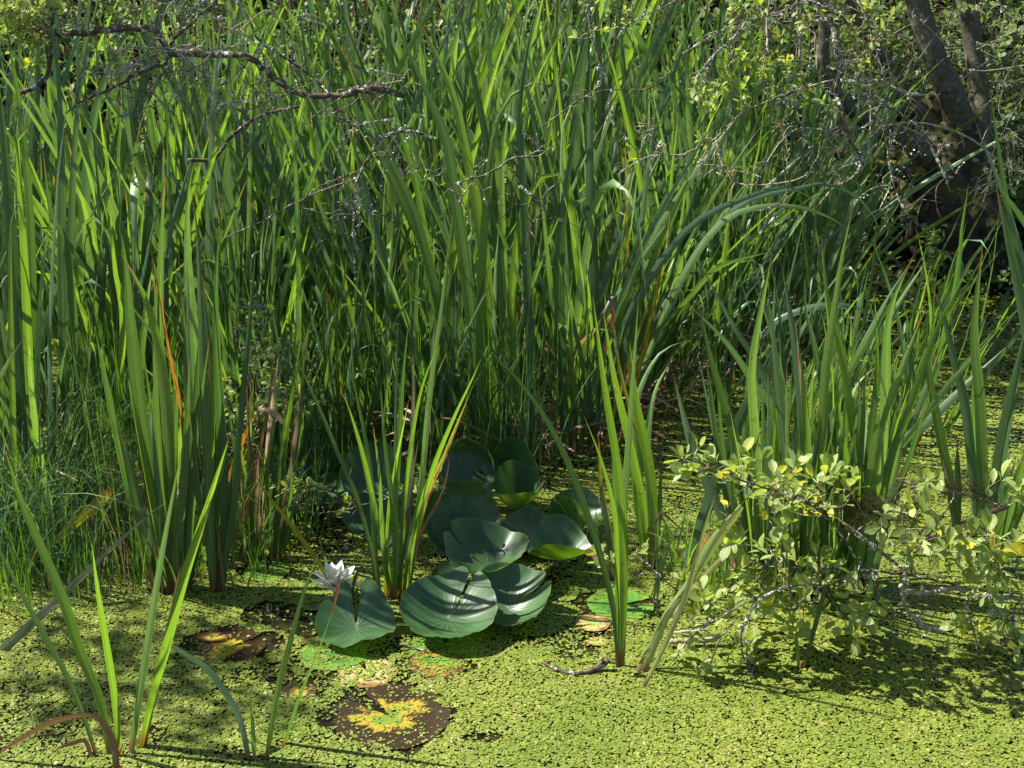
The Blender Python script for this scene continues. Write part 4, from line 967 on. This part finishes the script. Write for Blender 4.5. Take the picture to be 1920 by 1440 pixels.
bough('pale oval leaved twig poking through the reed fan over the lily leaves', 'willow shoot', 3.5, [
    (3, 3, .1, [(835, 925), (800, 915), (760, 925), (700, 940), (630, 960), (560, 960)], 'twig')],
    [(738, 915, 26, 16, 5, .03), (790, 880, 8, 8, 1, .02), (818, 905, 22, 26, 5, .03), (560, 915, 50, 22, 7, .04), (640, 950, 30, 16, 3, .04)], .022, 903, leaves_per=(4, 7))

# dead, lichened branches at the upper left
bough('thick bare brown branch lying across the reeds at upper left', 'dead branch', 3.92, [
    (15, 14, .10, [(113, 67), (167, 60), (213, 55), (277, 53), (300, 70), (317, 97), (367, 103), (450, 103), (493, 127), (520, 150), (567, 177), (633, 180), (707, 167), (760, 180)], 'deadwood'),
    (4, 10, .15, [(123, 213), (150, 193), (217, 163), (260, 137), (310, 117), (320, 98)], 'deadwood', -.04),
    (6, 9, .15, [(417, -10), (383, 20), (333, 67), (317, 97)], 'deadwood', -.05),
    (6, 5, .5, [(280, 187), (297, 150), (322, 118)], 'twig', -.05),
    (6, 5, .25, [(433, -10), (467, 37), (483, 73), (533, 107), (593, 150), (620, 178)], 'deadwood', -.04),
    (3, 3, .25, [(283, -10), (300, 33), (313, 87), (350, 110), (377, 150), (410, 190), (437, 197), (467, 190), (510, 182)], 'twigpale', -.08),
    (3, 2, .1, [(467, 77), (413, 93), (320, 92), (240, 90), (190, 120)], 'twigpale', -.06),
    (2, 2, .1, [(313, 90), (250, 120), (200, 150), (150, 200)], 'twigpale', -.07),
    (2, 2, .2, [(310, 90), (330, 150), (345, 200)], 'twigpale', -.07),
    (2, 3, .2, [(360, 180), (370, 150), (377, 145)], 'twig', -.07),
    (3, 4, .1, [(200, 60), (250, 20), (300, -10)], 'twig', -.05),
    *[(2.2, 3, .35, [(HX+RT.uniform(-150, 170)*q_, HY+RT.uniform(-60, 110)*q_) for q_ in (1.0, .55)] + [(HX+RT.uniform(-20, 30), HY+RT.uniform(-12, 20))], 'twig' if RT.random() < .6 else 'twigpale', RT.uniform(-.12, .02)) for HX, HY in ((315, 92), (315, 92), (315, 92), (315, 92), (330, 110), (300, 70), (480, 95), (520, 140), (560, 165), (640, 175), (215, 165), (350, 15), (260, 20), (120, 60), (440, 40), (600, 60), (680, 130))], (2, 3, .1, [(430, 20), (350, 8), (280, 10), (200, 30)], 'twig', -.05),
], [(215, 18, 40, 20, 5), (60, 60, 60, 60, 12), (30, 30, 40, 30, 8)], .032, 904, name='dead_branch', leaves_per=(3, 5), lich=80)
bough('short brown branch stub poking out at far left', 'dead branch', 3.9, [(11, 9, .1, [(36, 176), (63, 163), (85, 147), (95, 110), (98, 40), (90, -20)], 'deadwood'), (3, 4, .1, [(10, 70), (40, 50), (93, 60)], 'twig')],
      [(20, 40, 40, 45, 12), (100, 20, 50, 20, 6), (85, 100, 20, 40, 4)], .034, 905, name='dead_branch', leaves_per=(4, 6))
bough('dark crooked branch running up to the right behind the bright blades', 'dead branch', 4.15, [
    (8, 7, .15, [(353, 300), (400, 297), (433, 257), (467, 230), (500, 213), (560, 200)], 'deadwood'),
    (3, 3, .1, [(420, 447), (500, 410), (567, 373), (633, 347), (668, 335)], 'twig', -.1)], [], .02, 906, name='dead_branch')
bough('grey lichened twig arching down in the middle of the stand', 'dead branch', 3.95, [
    (7, 5, .75, [(800, 253), (767, 247), (733, 250), (707, 267), (680, 317), (670, 343), (667, 383), (663, 450), (668, 480)], 'deadwood'),
    (3, 4, .2, [(560, 380), (600, 350), (650, 330), (675, 320)], 'twig'), (4, 3, .3, [(640, 220), (680, 245), (707, 265)], 'deadwood'),
    (3, 3, .3, [(700, 280), (740, 300), (760, 340)], 'twig'), (2, 2, .2, [(667, 370), (620, 400), (570, 390)], 'twig'),
    (3, 2, .2, [(625, 300), (650, 250), (690, 230), (740, 225)], 'twig')], [], .02, 907, name='dead_branch', lich=110)
bough('thin twig with a clump of grey lichen right of the centre', 'dead branch', 3.95, [
    (3, 5, .5, [(1040, 272), (1007, 293), (960, 297), (933, 317)], 'twig'), (5, 3, .95, [(933, 316), (905, 330), (880, 335), (853, 345)], 'twig'),
    (3, 2, .3, [(885, 340), (870, 365), (858, 382)], 'twig'), (3, 3, .3, [(968, 300), (970, 340), (1000, 370), (1040, 410)], 'twig'),
    (3, 3, .05, [(1040, 370), (1010, 400), (990, 430)], 'deadwood')], [], .02, 908, name='dead_branch', lich=120)
bough('long slender twig with sparse young leaves hanging into the top of the stand', 'willow branch', 3.8, [
    (3, 3, .2, [(1013, 240), (1073, 197), (1123, 160), (1140, 110), (1160, 67), (1187, 40), (1257, 7), (1300, -20)], 'twig'),
    (6, 5, .6, [(1130, 165), (1127, 127), (1110, 67), (1103, -10)], 'twig'),
    (2, 3, .1, [(1140, 230), (1110, 180), (1150, 168), (1220, 165), (1260, 130)], 'twig'),
    (2, 3, .1, [(1157, 328), (1207, 297), (1240, 290), (1290, 290)], 'twigpale'), (3, 2, .1, [(1240, 290), (1218, 255), (1195, 250)], 'twigpale'),
    (2, 2, .1, [(1205, 320), (1190, 280), (1160, 240), (1140, 190)], 'twig')],
      [(1120, 15, 20, 14, 2, .02), (1090, 70, 14, 8, 1, .02), (1220, 235, 22, 16, 2, .02), (1185, 300, 12, 8, 1, .02), (1150, 60, 20, 20, 2), (1175, 30, 20, 20, 2)], .024, 909, leaves_per=(3, 5))

# ------------------------------------------------------------------ the old tree at upper right
TY = 6.45
tx = at(1790, 400, TY)
e = empty('willow_tree', (tx.x, TY, 0)); tag(e, 'old dark willow with swollen mossy trunk and several leaning stems', 'tree')
def trunk_tube(px, widths, mat, name, Y=TY, dys=None, sides=28, n=60, amp=.05, seed=0, parent=e):
    P = [np.array([*at(p[0], p[1], Y+(dys[i] if dys else 0)), w/2]) for i, (p, w) in enumerate(zip(px, widths))]
    P = [np.array([p[0], p[1], p[2], p[3]/ppm(Vector(p[:3]))]) for p in P]
    c = crom(P, n); rows = []; uvr = []
    for i, q in enumerate(c):
        T = unit(c[min(i+1, n)][:3]-c[max(i-1, 0)][:3]); A = unit(np.cross(T, np.array([0, 1., .1]))); Bv = np.cross(T, A); row = []
        for k in range(sides):
            a = math.tau*k/sides; d = A*math.cos(a)+Bv*math.sin(a); p = q[:3]+d*q[3]
            s = 1 + amp*3*mnoise.noise(Vector(p)*4.5+Vector((seed, 0, 0))) + amp*mnoise.noise(Vector(p)*16) + amp*.7*mnoise.noise((math.cos(a)*3+seed, math.sin(a)*3, i/n*2))
            row.append(q[:3]+d*q[3]*s)
        rows.append(row); uvr.append([(k/sides, i/n) for k in range(sides)])
    mb = MB(); mb.grid(rows, uvr, closed=True); mb.build(name, M[mat], parent); return c
trunk_tube([(1790, 640), (1792, 560), (1790, 470), (1783, 400), (1782, 330), (1790, 270), (1798, 225)], [290, 255, 220, 215, 190, 130, 60], 'trunk', 'trunk', amp=.12, sides=48, n=80)
limbs = []
limbs.append(trunk_tube([(1798, 290), (1795, 215), (1775, 160), (1745, 90), (1718, 0), (1690, -120), (1650, -300)], [72, 50, 48, 44, 42, 38, 28], 'limb', 'stem', dys=[0, -.05, -.1, -.1, -.05, 0, .1]))
limbs.append(trunk_tube([(1828, 300), (1838, 220), (1834, 160), (1822, 70), (1808, -20), (1790, -300)], [66, 42, 38, 36, 35, 26], 'limb', 'stem', dys=[0, 0, .05, .1, .1, .2]))
limbs.append(trunk_tube([(1760, 320), (1713, 268), (1647, 240), (1597, 203), (1570, 178), (1545, 120), (1545, 40), (1525, -30), (1480, -200)], [70, 44, 36, 30, 26, 24, 22, 22, 16], 'limb', 'bough', dys=[0, -.1, -.25, -.35, -.4, -.4, -.4, -.3, -.3], seed=3))
limbs.append(trunk_tube([(1770, 290), (1747, 228), (1700, 172), (1660, 110), (1610, 40), (1570, -40)], [40, 24, 22, 20, 18, 14], 'limb', 'bough', dys=[0, 0, .05, .1, .1, .1], seed=4))
limbs.append(trunk_tube([(1760, 360), (1700, 322), (1640, 310), (1580, 292), (1540, 285)], [70, 34, 28, 20, 10], 'moss', 'bough', dys=[0, -.15, -.2, -.2, -.2], seed=5))
trunk_tube([(1760, 300), (1752, 230), (1750, 190), (1752, 170)], [50, 46, 40, 20], 'trunk', 'stub', dys=[.1, .1, .1, .1], amp=.12)
trunk_tube([(1720, 620), (1735, 560), (1755, 500), (1770, 440)], [60, 60, 60, 60], 'trunk', 'root', dys=[-.2, -.15, -.1, 0], amp=.12)
trunk_tube([(1900, 640), (1875, 580), (1845, 520), (1815, 440)], [90, 80, 80, 60], 'trunk', 'root', dys=[-.1, -.1, -.05, 0], amp=.12)
# crown: leafy sprays on the stems; those above the frame are unseen, added for shade
def spray(name, parent, centres, n, leafL, seed, mat, curves=None, twig=True):
    r = random.Random(seed); mb = MB(); rn = []; tw = MB()
    for (cx, cy_, cz, rx, ry, rz, m) in centres:
        for _ in range(m):
            v = unit(np.array([r.gauss(0, 1), r.gauss(0, 1), r.gauss(0, 1)]))*r.random()**.45
            P = np.array([cx+v[0]*rx, cy_+v[1]*ry, cz+v[2]*rz]); ax = np.array([r.gauss(0, .8), r.gauss(0, .8), r.gauss(.1, .8)])
            if twig: tube(tw, [P, P-unit(ax)*.07+np.array([0, 0, .01]), P-unit(ax)*.16+np.array([r.gauss(0, .03), r.gauss(0, .03), -.02])], .0012, .003, 4, n=4)
            rosette(mb, rn, P, ax, r.randint(5, 9), leafL, r)
    if twig and tw.n: tw.build('twigs', M['twig'], parent)
    add_attr(mb.build(name, M[mat], parent), rn)
def c_at(px, py, Y, rx, ry, rz, m): p = at(px, py, Y); return (p.x, p.y, p.z, rx, ry, rz, m)
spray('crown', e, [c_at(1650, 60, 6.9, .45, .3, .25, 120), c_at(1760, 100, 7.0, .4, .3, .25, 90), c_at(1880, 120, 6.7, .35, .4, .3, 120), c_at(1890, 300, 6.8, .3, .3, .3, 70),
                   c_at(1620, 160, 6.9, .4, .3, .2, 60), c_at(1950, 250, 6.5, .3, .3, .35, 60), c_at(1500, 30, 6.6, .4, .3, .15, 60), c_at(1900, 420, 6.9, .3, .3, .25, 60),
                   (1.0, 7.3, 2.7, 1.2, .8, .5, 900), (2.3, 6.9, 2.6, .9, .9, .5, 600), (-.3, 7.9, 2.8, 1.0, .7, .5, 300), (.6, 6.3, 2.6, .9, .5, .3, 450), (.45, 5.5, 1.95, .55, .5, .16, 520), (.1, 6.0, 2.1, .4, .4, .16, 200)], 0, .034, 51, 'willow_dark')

# foreground twigs of the tree, hanging in front of it
bough('lichen covered twigs with young yellow green leaves hanging before the old tree', 'willow branch', 4.3, [
    (8, 9, .85, [(1573, 347), (1600, 333), (1617, 310), (1610, 290), (1593, 260), (1580, 213), (1567, 177), (1574, 145), (1577, 113), (1567, 90), (1560, 40), (1540, -20)], 'twig'),
    (3, 6, .2, [(1763, 177), (1713, 177), (1673, 163), (1627, 152), (1570, 153)], 'twigpale'),
    (3, 3, .1, [(1633, 318), (1630, 267), (1633, 200), (1632, 133), (1635, 70)], 'twigpale'),
    (3, 4, .1, [(1663, 165), (1650, 117), (1637, 80), (1625, 30), (1600, -10)], 'twigpale'),
    (3, 4, .45, [(1707, 407), (1690, 383), (1677, 350), (1667, 300), (1657, 240), (1637, 203), (1625, 160)], 'twig'),
    (3, 5, .45, [(1782, 360), (1773, 333), (1753, 290), (1730, 247), (1687, 213), (1640, 180)], 'twig'),
    (3, 4, .1, [(1280, 290), (1340, 260), (1390, 213), (1440, 190), (1480, 173), (1563, 150)], 'twigpale'),
    (3, 3, .1, [(1343, 323), (1363, 333), (1403, 347), (1497, 337), (1530, 300), (1553, 253), (1567, 197)], 'twigpale'),
    (3, 3, .1, [(1347, 287), (1360, 320), (1385, 340)], 'twigpale'),
    (2, 3, .1, [(1290, 340), (1320, 290), (1345, 262)], 'twigpale'),
    (3, 3, .3, [(1280, 100), (1320, 77), (1380, 43), (1440, 30), (1510, 0), (1540, -20)], 'twig'),
    (5, 4, .7, [(1300, 153), (1340, 103), (1380, 67), (1400, 40)], 'twig'),
    (3, 4, .35, [(1547, 370), (1540, 320), (1520, 277), (1500, 233), (1490, 190)], 'twig'),
    (5, 4, .75, [(1447, 250), (1480, 213), (1497, 180), (1510, 140)], 'twig'),
    (4, 3, .5, [(1467, 275), (1470, 310), (1475, 370), (1440, 390), (1420, 395)], 'twig'),
    (3, 3, .2, [(1415, 348), (1430, 320), (1460, 270), (1500, 240), (1560, 250), (1605, 275)], 'twigpale'),
    (6, 5, .75, [(1600, 57), (1570, 27), (1513, 0)], 'twig'),
    (6, 4, .3, [(1440, 90), (1438, 40), (1445, -10)], 'twigpale'), (6, 5, .5, [(1500, 110), (1498, 40), (1495, -10)], 'twigpale'),
    (2, 3, .1, [(1545, 350), (1560, 300), (1575, 250), (1585, 230)], 'twig'),
], [(1400, 105, 45, 22, 7, .05), (1450, 125, 40, 20, 8, .05), (1500, 165, 30, 20, 5, .05), (1370, 155, 35, 18, 6, .05), (1310, 190, 35, 22, 7, .05), (1345, 165, 20, 14, 3, .05), (1320, 250, 14, 14, 2, .03),
    (1630, 130, 18, 20, 3, .03), (1638, 165, 14, 10, 2, .03), (1540, 200, 12, 10, 2, .03), (1400, 15, 30, 18, 3, .05), (1480, 50, 30, 30, 4, .05), (1600, 70, 40, 30, 5, .05), (1590, 20, 60, 20, 5, .08), (1690, 60, 40, 30, 2)],
    .030, 910, leaves_per=(4, 6), lich=120, yj=.1)
bough('bare pale twig arching over the trunk of the old tree', 'dead branch', 5.2, [
    (4, 5, .05, [(1607, 287), (1640, 247), (1680, 232), (1723, 230), (1780, 243), (1830, 267), (1867, 297), (1903, 320), (1960, 335)], 'twigpale'),
    (4, 3, .3, [(1843, 380), (1853, 350), (1863, 300)], 'twigpale'), (3, 3, .2, [(1867, 297), (1855, 340), (1880, 350)], 'twigpale')], [], .02, 911, name='dead_branch', yj=.02)
bough('thin twigs entering from the right edge beside the old stems', 'willow branch', 5.4, [
    (3, 3, .1, [(1830, 93), (1880, 70), (1940, 40)], 'twigpale'), (3, 4, .1, [(1883, 153), (1903, 113), (1930, 70)], 'twigpale'),
    (2, 3, .1, [(1800, 127), (1847, 133), (1930, 122)], 'twigpale'), (2, 3, .1, [(1800, 112), (1760, 70), (1715, 30), (1690, 20)], 'twigpale'),
    (3, 3, .1, [(1885, 240), (1900, 210), (1930, 170)], 'twig'), (2, 3, .1, [(1870, 0), (1890, 30), (1905, 52)], 'twigpale'), (3, 3, .1, [(1840, 20), (1860, -20)], 'twig')],
      [(1900, 100, 30, 80, 10, .2), (1890, 240, 25, 40, 8, .2), (1880, 340, 35, 30, 8, .2), (1900, 30, 30, 25, 6, .2), (1800, 10, 30, 14, 3, .1)], .03, 912, leafmat='willow_dark', leaves_per=(4, 7))
bough('slim upright sapling with whorled oval leaves before the trunk foot', 'willow shoot', 5.6, [
    (3, 3, .0, [(1735, 600), (1742, 530), (1748, 470), (1752, 425)], 'twig'), (2, 3, .0, [(1640, 560), (1645, 500), (1650, 455)], 'twig')],
      [(1750, 470, 22, 45, 13, .05), (1645, 500, 16, 40, 6, .05), (1735, 540, 25, 25, 6, .05)], .042, 913, leafmat='willow', leaves_per=(4, 7))
bough('grey green willow twigs low over the dark water behind the right hand stand', 'willow branch', 5.2, [
    (3, 3, .0, [(1690, 560), (1740, 570), (1800, 590), (1870, 610), (1960, 620)], 'twig'), (3, 3, .0, [(1780, 640), (1830, 620), (1900, 612)], 'twig')],
      [(1700, 560, 40, 30, 10, .15), (1800, 610, 60, 35, 20, .15), (1880, 620, 45, 50, 18, .15), (1830, 670, 40, 25, 6, .1), (1895, 560, 25, 30, 6, .1)], .034, 914, leafmat='willow_dark', leaves_per=(4, 7))

# unseen neighbouring willow over the left reeds, its crown added to cast dappled shade
e = empty('willow_tree', (-3.3, 6.2, 0)); tag(e, 'unseen willow added beyond the upper left corner, its leafy crown casting dappled shade', 'tree')
mb = MB(); tube(mb, [(-3.3, 6.2, -.1), (-3.25, 6.1, 1.0), (-3.1, 5.9, 2.0), (-2.9, 5.6, 2.9)], .16, .07, 16, .01, 2, 24, .05); mb.build('trunk', M['limb'], e)
for k, pp in enumerate([[(-3.1, 5.9, 2.0), (-2.5, 5.4, 2.3), (-1.8, 4.9, 2.3), (-1.2, 4.6, 2.15)], [(-2.9, 5.6, 2.9), (-2.4, 4.8, 2.9), (-2.2, 4.2, 2.6)], [(-3.1, 5.9, 2.0), (-2.2, 6.0, 2.4), (-1.3, 6.0, 2.5), (-.5, 5.8, 2.4)]]):
    mb = MB(); tube(mb, pp, .045, .012, 8, .01, k, 20, .1); mb.build('bough', M['limb'], e)
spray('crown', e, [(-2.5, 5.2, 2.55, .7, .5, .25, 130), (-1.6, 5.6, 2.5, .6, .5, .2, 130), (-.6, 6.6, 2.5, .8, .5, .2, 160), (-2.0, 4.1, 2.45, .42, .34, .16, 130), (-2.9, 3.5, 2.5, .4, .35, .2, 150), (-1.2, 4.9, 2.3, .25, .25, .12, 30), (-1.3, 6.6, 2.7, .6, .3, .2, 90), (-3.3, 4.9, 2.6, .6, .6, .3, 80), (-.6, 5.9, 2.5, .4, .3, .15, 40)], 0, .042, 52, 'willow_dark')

# low sticks and tangle
mb = MB(); Y = gnd(1080, 1256).y
tube(mb, [gnd(1020, 1243, .012), gnd(1045, 1256, .008), gnd(1085, 1262, .008), gnd(1120, 1252, .012), gnd(1142, 1238, .03)], .0035, .008, 7, .002, 3, 24, .25)
tube(mb, [gnd(1118, 1252, .01), gnd(1130, 1240, .03), gnd(1126, 1232, .04)], .006, .003, 6, .001, 4, 8, .25)
tag(mb.build('stick', M['deadwood']), 'dark curved stick floating on duckweed left of the red based fan', 'stick')
mb = MB(); tube(mb, [gnd(1255, 1203, .02), gnd(1290, 1202, .02), gnd(1330, 1200, .02), gnd(1350, 1192, .03)], .007, .006, 8, .002, 5, 20, .2)
tube(mb, [gnd(1262, 1185, .03), gnd(1290, 1184, .04), gnd(1330, 1180, .05)], .004, .003, 6, .002, 6, 12, .2)
tag(mb.build('stick', M['twigpale']), 'grey stick lying on the duckweed under the willow leaves', 'stick')
mb = MB(); tube(mb, [gnd(1500, 722, .02), gnd(1560, 715, .03), gnd(1640, 712, .02), gnd(1560+150, 716, .02)], .012, .008, 8, .004, 7, 20, .2)
tag(mb.build('stick', M['deadwood']), 'waterlogged stick behind the right hand stand', 'stick')
mb = MB(); tube(mb, [gnd(750, 1207, .012), gnd(775, 1213, .01), gnd(800, 1222, .006)], .003, .002, 6, .001, 8, 8, .2)
tag(mb.build('stick', M['twig']), 'short rusty stalk lying before the front lily leaves', 'stick')
r = random.Random(8); mb = MB(); path = [at(1590, 925, 3.08), at(1640, 945, 3.08), at(1690, 940, 3.08), (at(1730, 912, 3.1)), at(1790, 915, 3.1), at(1860, 922, 3.12)]
c = crom([np.array(p) for p in path], 60)
for _ in range(900):
    t = r.random()**1.2; i = int(t*60); p = c[i] + np.array([r.gauss(0, .014), r.gauss(0, .02), r.gauss(0, .009)]) * (1.5 if t < .45 else .7)
    L_ = r.uniform(.02, .06) if r.random() < .6 or t > .5 else r.uniform(.05, .14); dn = -1 if L_ > .06 else r.gauss(-.2, .6)
    q1 = p + np.array([r.gauss(0, .4), r.gauss(0, .4), dn*.5])*L_; q2 = q1 + np.array([r.gauss(0, .5), r.gauss(0, .4), dn*.5])*L_*.6
    tube(mb, [p, q1, q2], .0005, .0003, 3, .001, r.randint(0, 999), 5)
tag(mb.build('weed_tangle', M['algae']), 'dark tangle of dried water weed draped over the willow twigs', 'weed tangle')
# tiny yellow flower
P = at(475, 385, 3.95); e2 = empty('yellow_flower', (P.x, P.y, 0)); tag(e2, 'tiny yellow flower on a thin stem among the left reeds', 'flower')
mb = MB(); tube(mb, [(P.x, P.y, .0), (P.x+.01, P.y, P.z*.5), tuple(P)], .0012, .0008, 5, n=8); mb.build('stem', M['petiole'], e2)
for k in range(5):
    mb = MB(); rn = []; leaf_into(mb, rn, np.array(P), np.array([math.cos(k*1.26), -.3, math.sin(k*1.26)]), np.array([0, -1., .2]), .012, .007, random.Random(k)); mb.build('petal', M['stamen'], e2)

# ------------------------------------------------------------------ shrubs on the bank behind everything
G = 'dark shrubs on the bank behind the reeds'
for k, (x, y, s) in enumerate([(-3.6, 8.9, 1.2), (-2.2, 9.1, 1.1), (-.9, 8.9, 1.15), (.5, 9.1, 1.1), (1.7, 8.8, 1.2), (2.9, 8.4, 1.25), (4.2, 8.6, 1.2), (-4.9, 9, 1.2)]):
    es = empty('shrub', (x, y, 0)); tag(es, 'dark leafy shrub on the far bank behind the reed stand', 'shrub', G)
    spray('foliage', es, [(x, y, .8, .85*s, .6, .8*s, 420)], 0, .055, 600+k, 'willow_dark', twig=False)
    mb = MB()
    for q in range(5):
        a = q*1.3+k; tube(mb, [(x+.1*math.cos(a), y+.1*math.sin(a), .2), (x+.3*math.cos(a), y+.2*math.sin(a), .9), (x+.6*math.cos(a), y+.4*math.sin(a), 1.7)], .02, .006, 6, .01, q, 10)
    mb.build('stems', M['deadwood'], es)

r = random.Random(99); mb = MB(); rn = []
def bank_h(x, y):
    edge = 7.6 + 0.5*mnoise.noise((x*0.7, 0, 3)) - 1.45*max(0, min(1, (x-0.5)/0.9))
    k = max(0, min(1, (y-edge)/.8)); return max(-0.3, min(1, (y-edge)/2.5))*1.1 + k*(0.18*mnoise.noise((x*1.3, y*1.3, 0)) + 0.05*mnoise.noise((x*5, y*5, 0)))
for _ in range(5200):
    x = r.uniform(-4.5, 5.2); y = r.uniform(6.2, 10.2); h = bank_h(x, y)
    if h < .0: continue
    rosette(mb, rn, np.array([x, y, h + r.uniform(.02, .30)]), np.array([r.gauss(0, .4), r.gauss(-.3, .4), 1.0]), r.randint(4, 8), .065, r)
for _ in range(700):
    x = r.uniform(1.1, 2.9); y = r.uniform(5.9, 7.0)
    rosette(mb, rn, np.array([x, y, max(0, bank_h(x, y)) + r.uniform(.01, .14)]), np.array([r.gauss(0, .4), r.gauss(-.3, .4), 1.0]), r.randint(3, 6), .04, r)
tag(add_attr(mb.build('undergrowth', M['willow_dark']), rn), 'dark leafy undergrowth on the bank behind the reeds', 'undergrowth', kind='stuff')

G = 'short reeds of the sunny thicket at left'
RQ = random.Random(61)
for k in range(26):
    px = RQ.uniform(430, 840); Y = front_Y(px) + RQ.uniform(-.12, .35); X = (px-960)/FPX*(Y*CP+1.3*SP)
    stand_plant(X, Y, 'short narrow bladed reed plant in the sunny thicket left of the lily leaves', G, RQ.uniform(.5, .8), RQ.randint(8, 11), RQ.gauss(.03, .08), RQ)
r = random.Random(71)
mbs = [MB(), MB()]
for k in range(620):
    px = r.uniform(-200, 1500); Y = front_Y(px) + abs(r.gauss(0, .35)) - .05; X = (px-960)/FPX*(Y*CP+1.75*SP)
    L_ = r.uniform(.08, .40); a = r.uniform(0, 6.28); z0 = r.uniform(.0, .12); el = r.gauss(.25, .5)
    p = np.array([X, Y, z0]); d = np.array([math.cos(a)*math.cos(el), math.sin(a)*math.cos(el)*.6, abs(math.sin(el))])
    q = p + d*L_*.6; d2 = unit(d + np.array([r.gauss(0, .3), r.gauss(0, .3), -.7])); e3 = q + d2*L_*.5; e3[2] = max(e3[2], .004)
    mbs[k % 2].grid(*blade_rows(crom([p, q, e3], 7), r.uniform(.004, .014), (r.gauss(0, .4), -1, r.gauss(.4, .4)), prof='torn', cols=3, twist=r.uniform(-2, 2)))
tag(mbs[0].build('reed_litter', M['brown']), 'brown dead reed litter tangled at the foot of the stand', 'litter', kind='stuff')
tag(mbs[1].build('reed_litter', M['tan']), 'pale tan broken reed scraps at the foot of the stand', 'litter', kind='stuff')

G = 'tall reeds at the back in front of the bank'
for k in range(20):
    px = RQ.uniform(880, 1560); Y = RQ.uniform(6.7, 7.9); X = (px-960)/FPX*(Y*CP+1.0*SP)
    stand_plant(X, Y, 'tall reed plant at the back of the stand before the dark bank', G, RQ.uniform(1.15, 1.5), 16, RQ.gauss(.08, .1), RQ)

G = 'thin reeds filling the back of the right hand stand'
for k in range(11):
    P = gnd(RQ.uniform(1370, 1720), RQ.uniform(830, 1010))
    stand_plant(P.x, P.y, 'thin bladed reed plant between the right hand stand and the dark water', G, RQ.uniform(.45, .72), RQ.randint(8, 10), RQ.gauss(.06, .10), RQ)
G = 'low reeds tangled at the left water line'
for k in range(15):
    P = gnd(RQ.uniform(-60, 560), RQ.uniform(985, 1075))
    stand_plant(P.x, P.y, 'low reed plant in the tangle at the left water line', G, RQ.uniform(.28, .5), 9, RQ.gauss(.03, .12), RQ)
for k, (px, py, m_) in enumerate([(330, 1085, 'grass'), (200, 1075, 'grass'), (120, 1090, 'sedge'), (440, 1065, 'grass'), (520, 1020, 'grass'), (40, 1120, 'grass'), (380, 1040, 'tan'), (260, 1060, 'tan'), (560, 960, 'grass'), (620, 900, 'grass')]):
    tuft('grass_tuft', 'fine grass tuft in the tangle at the left water line', 'grass tuft', gnd(px, py), 55, .12, .42, .0045, m_, .6, 700+k, .15, .5, 'grass tufts at the left water line')

tuft('grass_tuft', 'yellow green grass leaning behind the split straw blades', 'grass tuft', gnd(1330, 1120), 34, .12, .3, .009, 'bright', .8, 750, .12, .5)
for k, (px, py) in enumerate([(1235, 1130), (1390, 1100), (1465, 1130)]):
    P = gnd(px, py); stand_plant(P.x, P.y, 'small pale reed shoots among the willow leaves at the pond centre right', 'small reed shoots among the willow leaves', .32, 8, .15, RQ)

G = 'reeds in the shade behind the right hand stand'
for k in range(15):
    P = gnd(RQ.uniform(1340, 1760), RQ.uniform(690, 840))
    stand_plant(P.x, P.y, 'shaded reed plant standing in the dark water behind the right hand stand', G, RQ.uniform(.55, .85), 9, RQ.gauss(.08, .12), RQ)
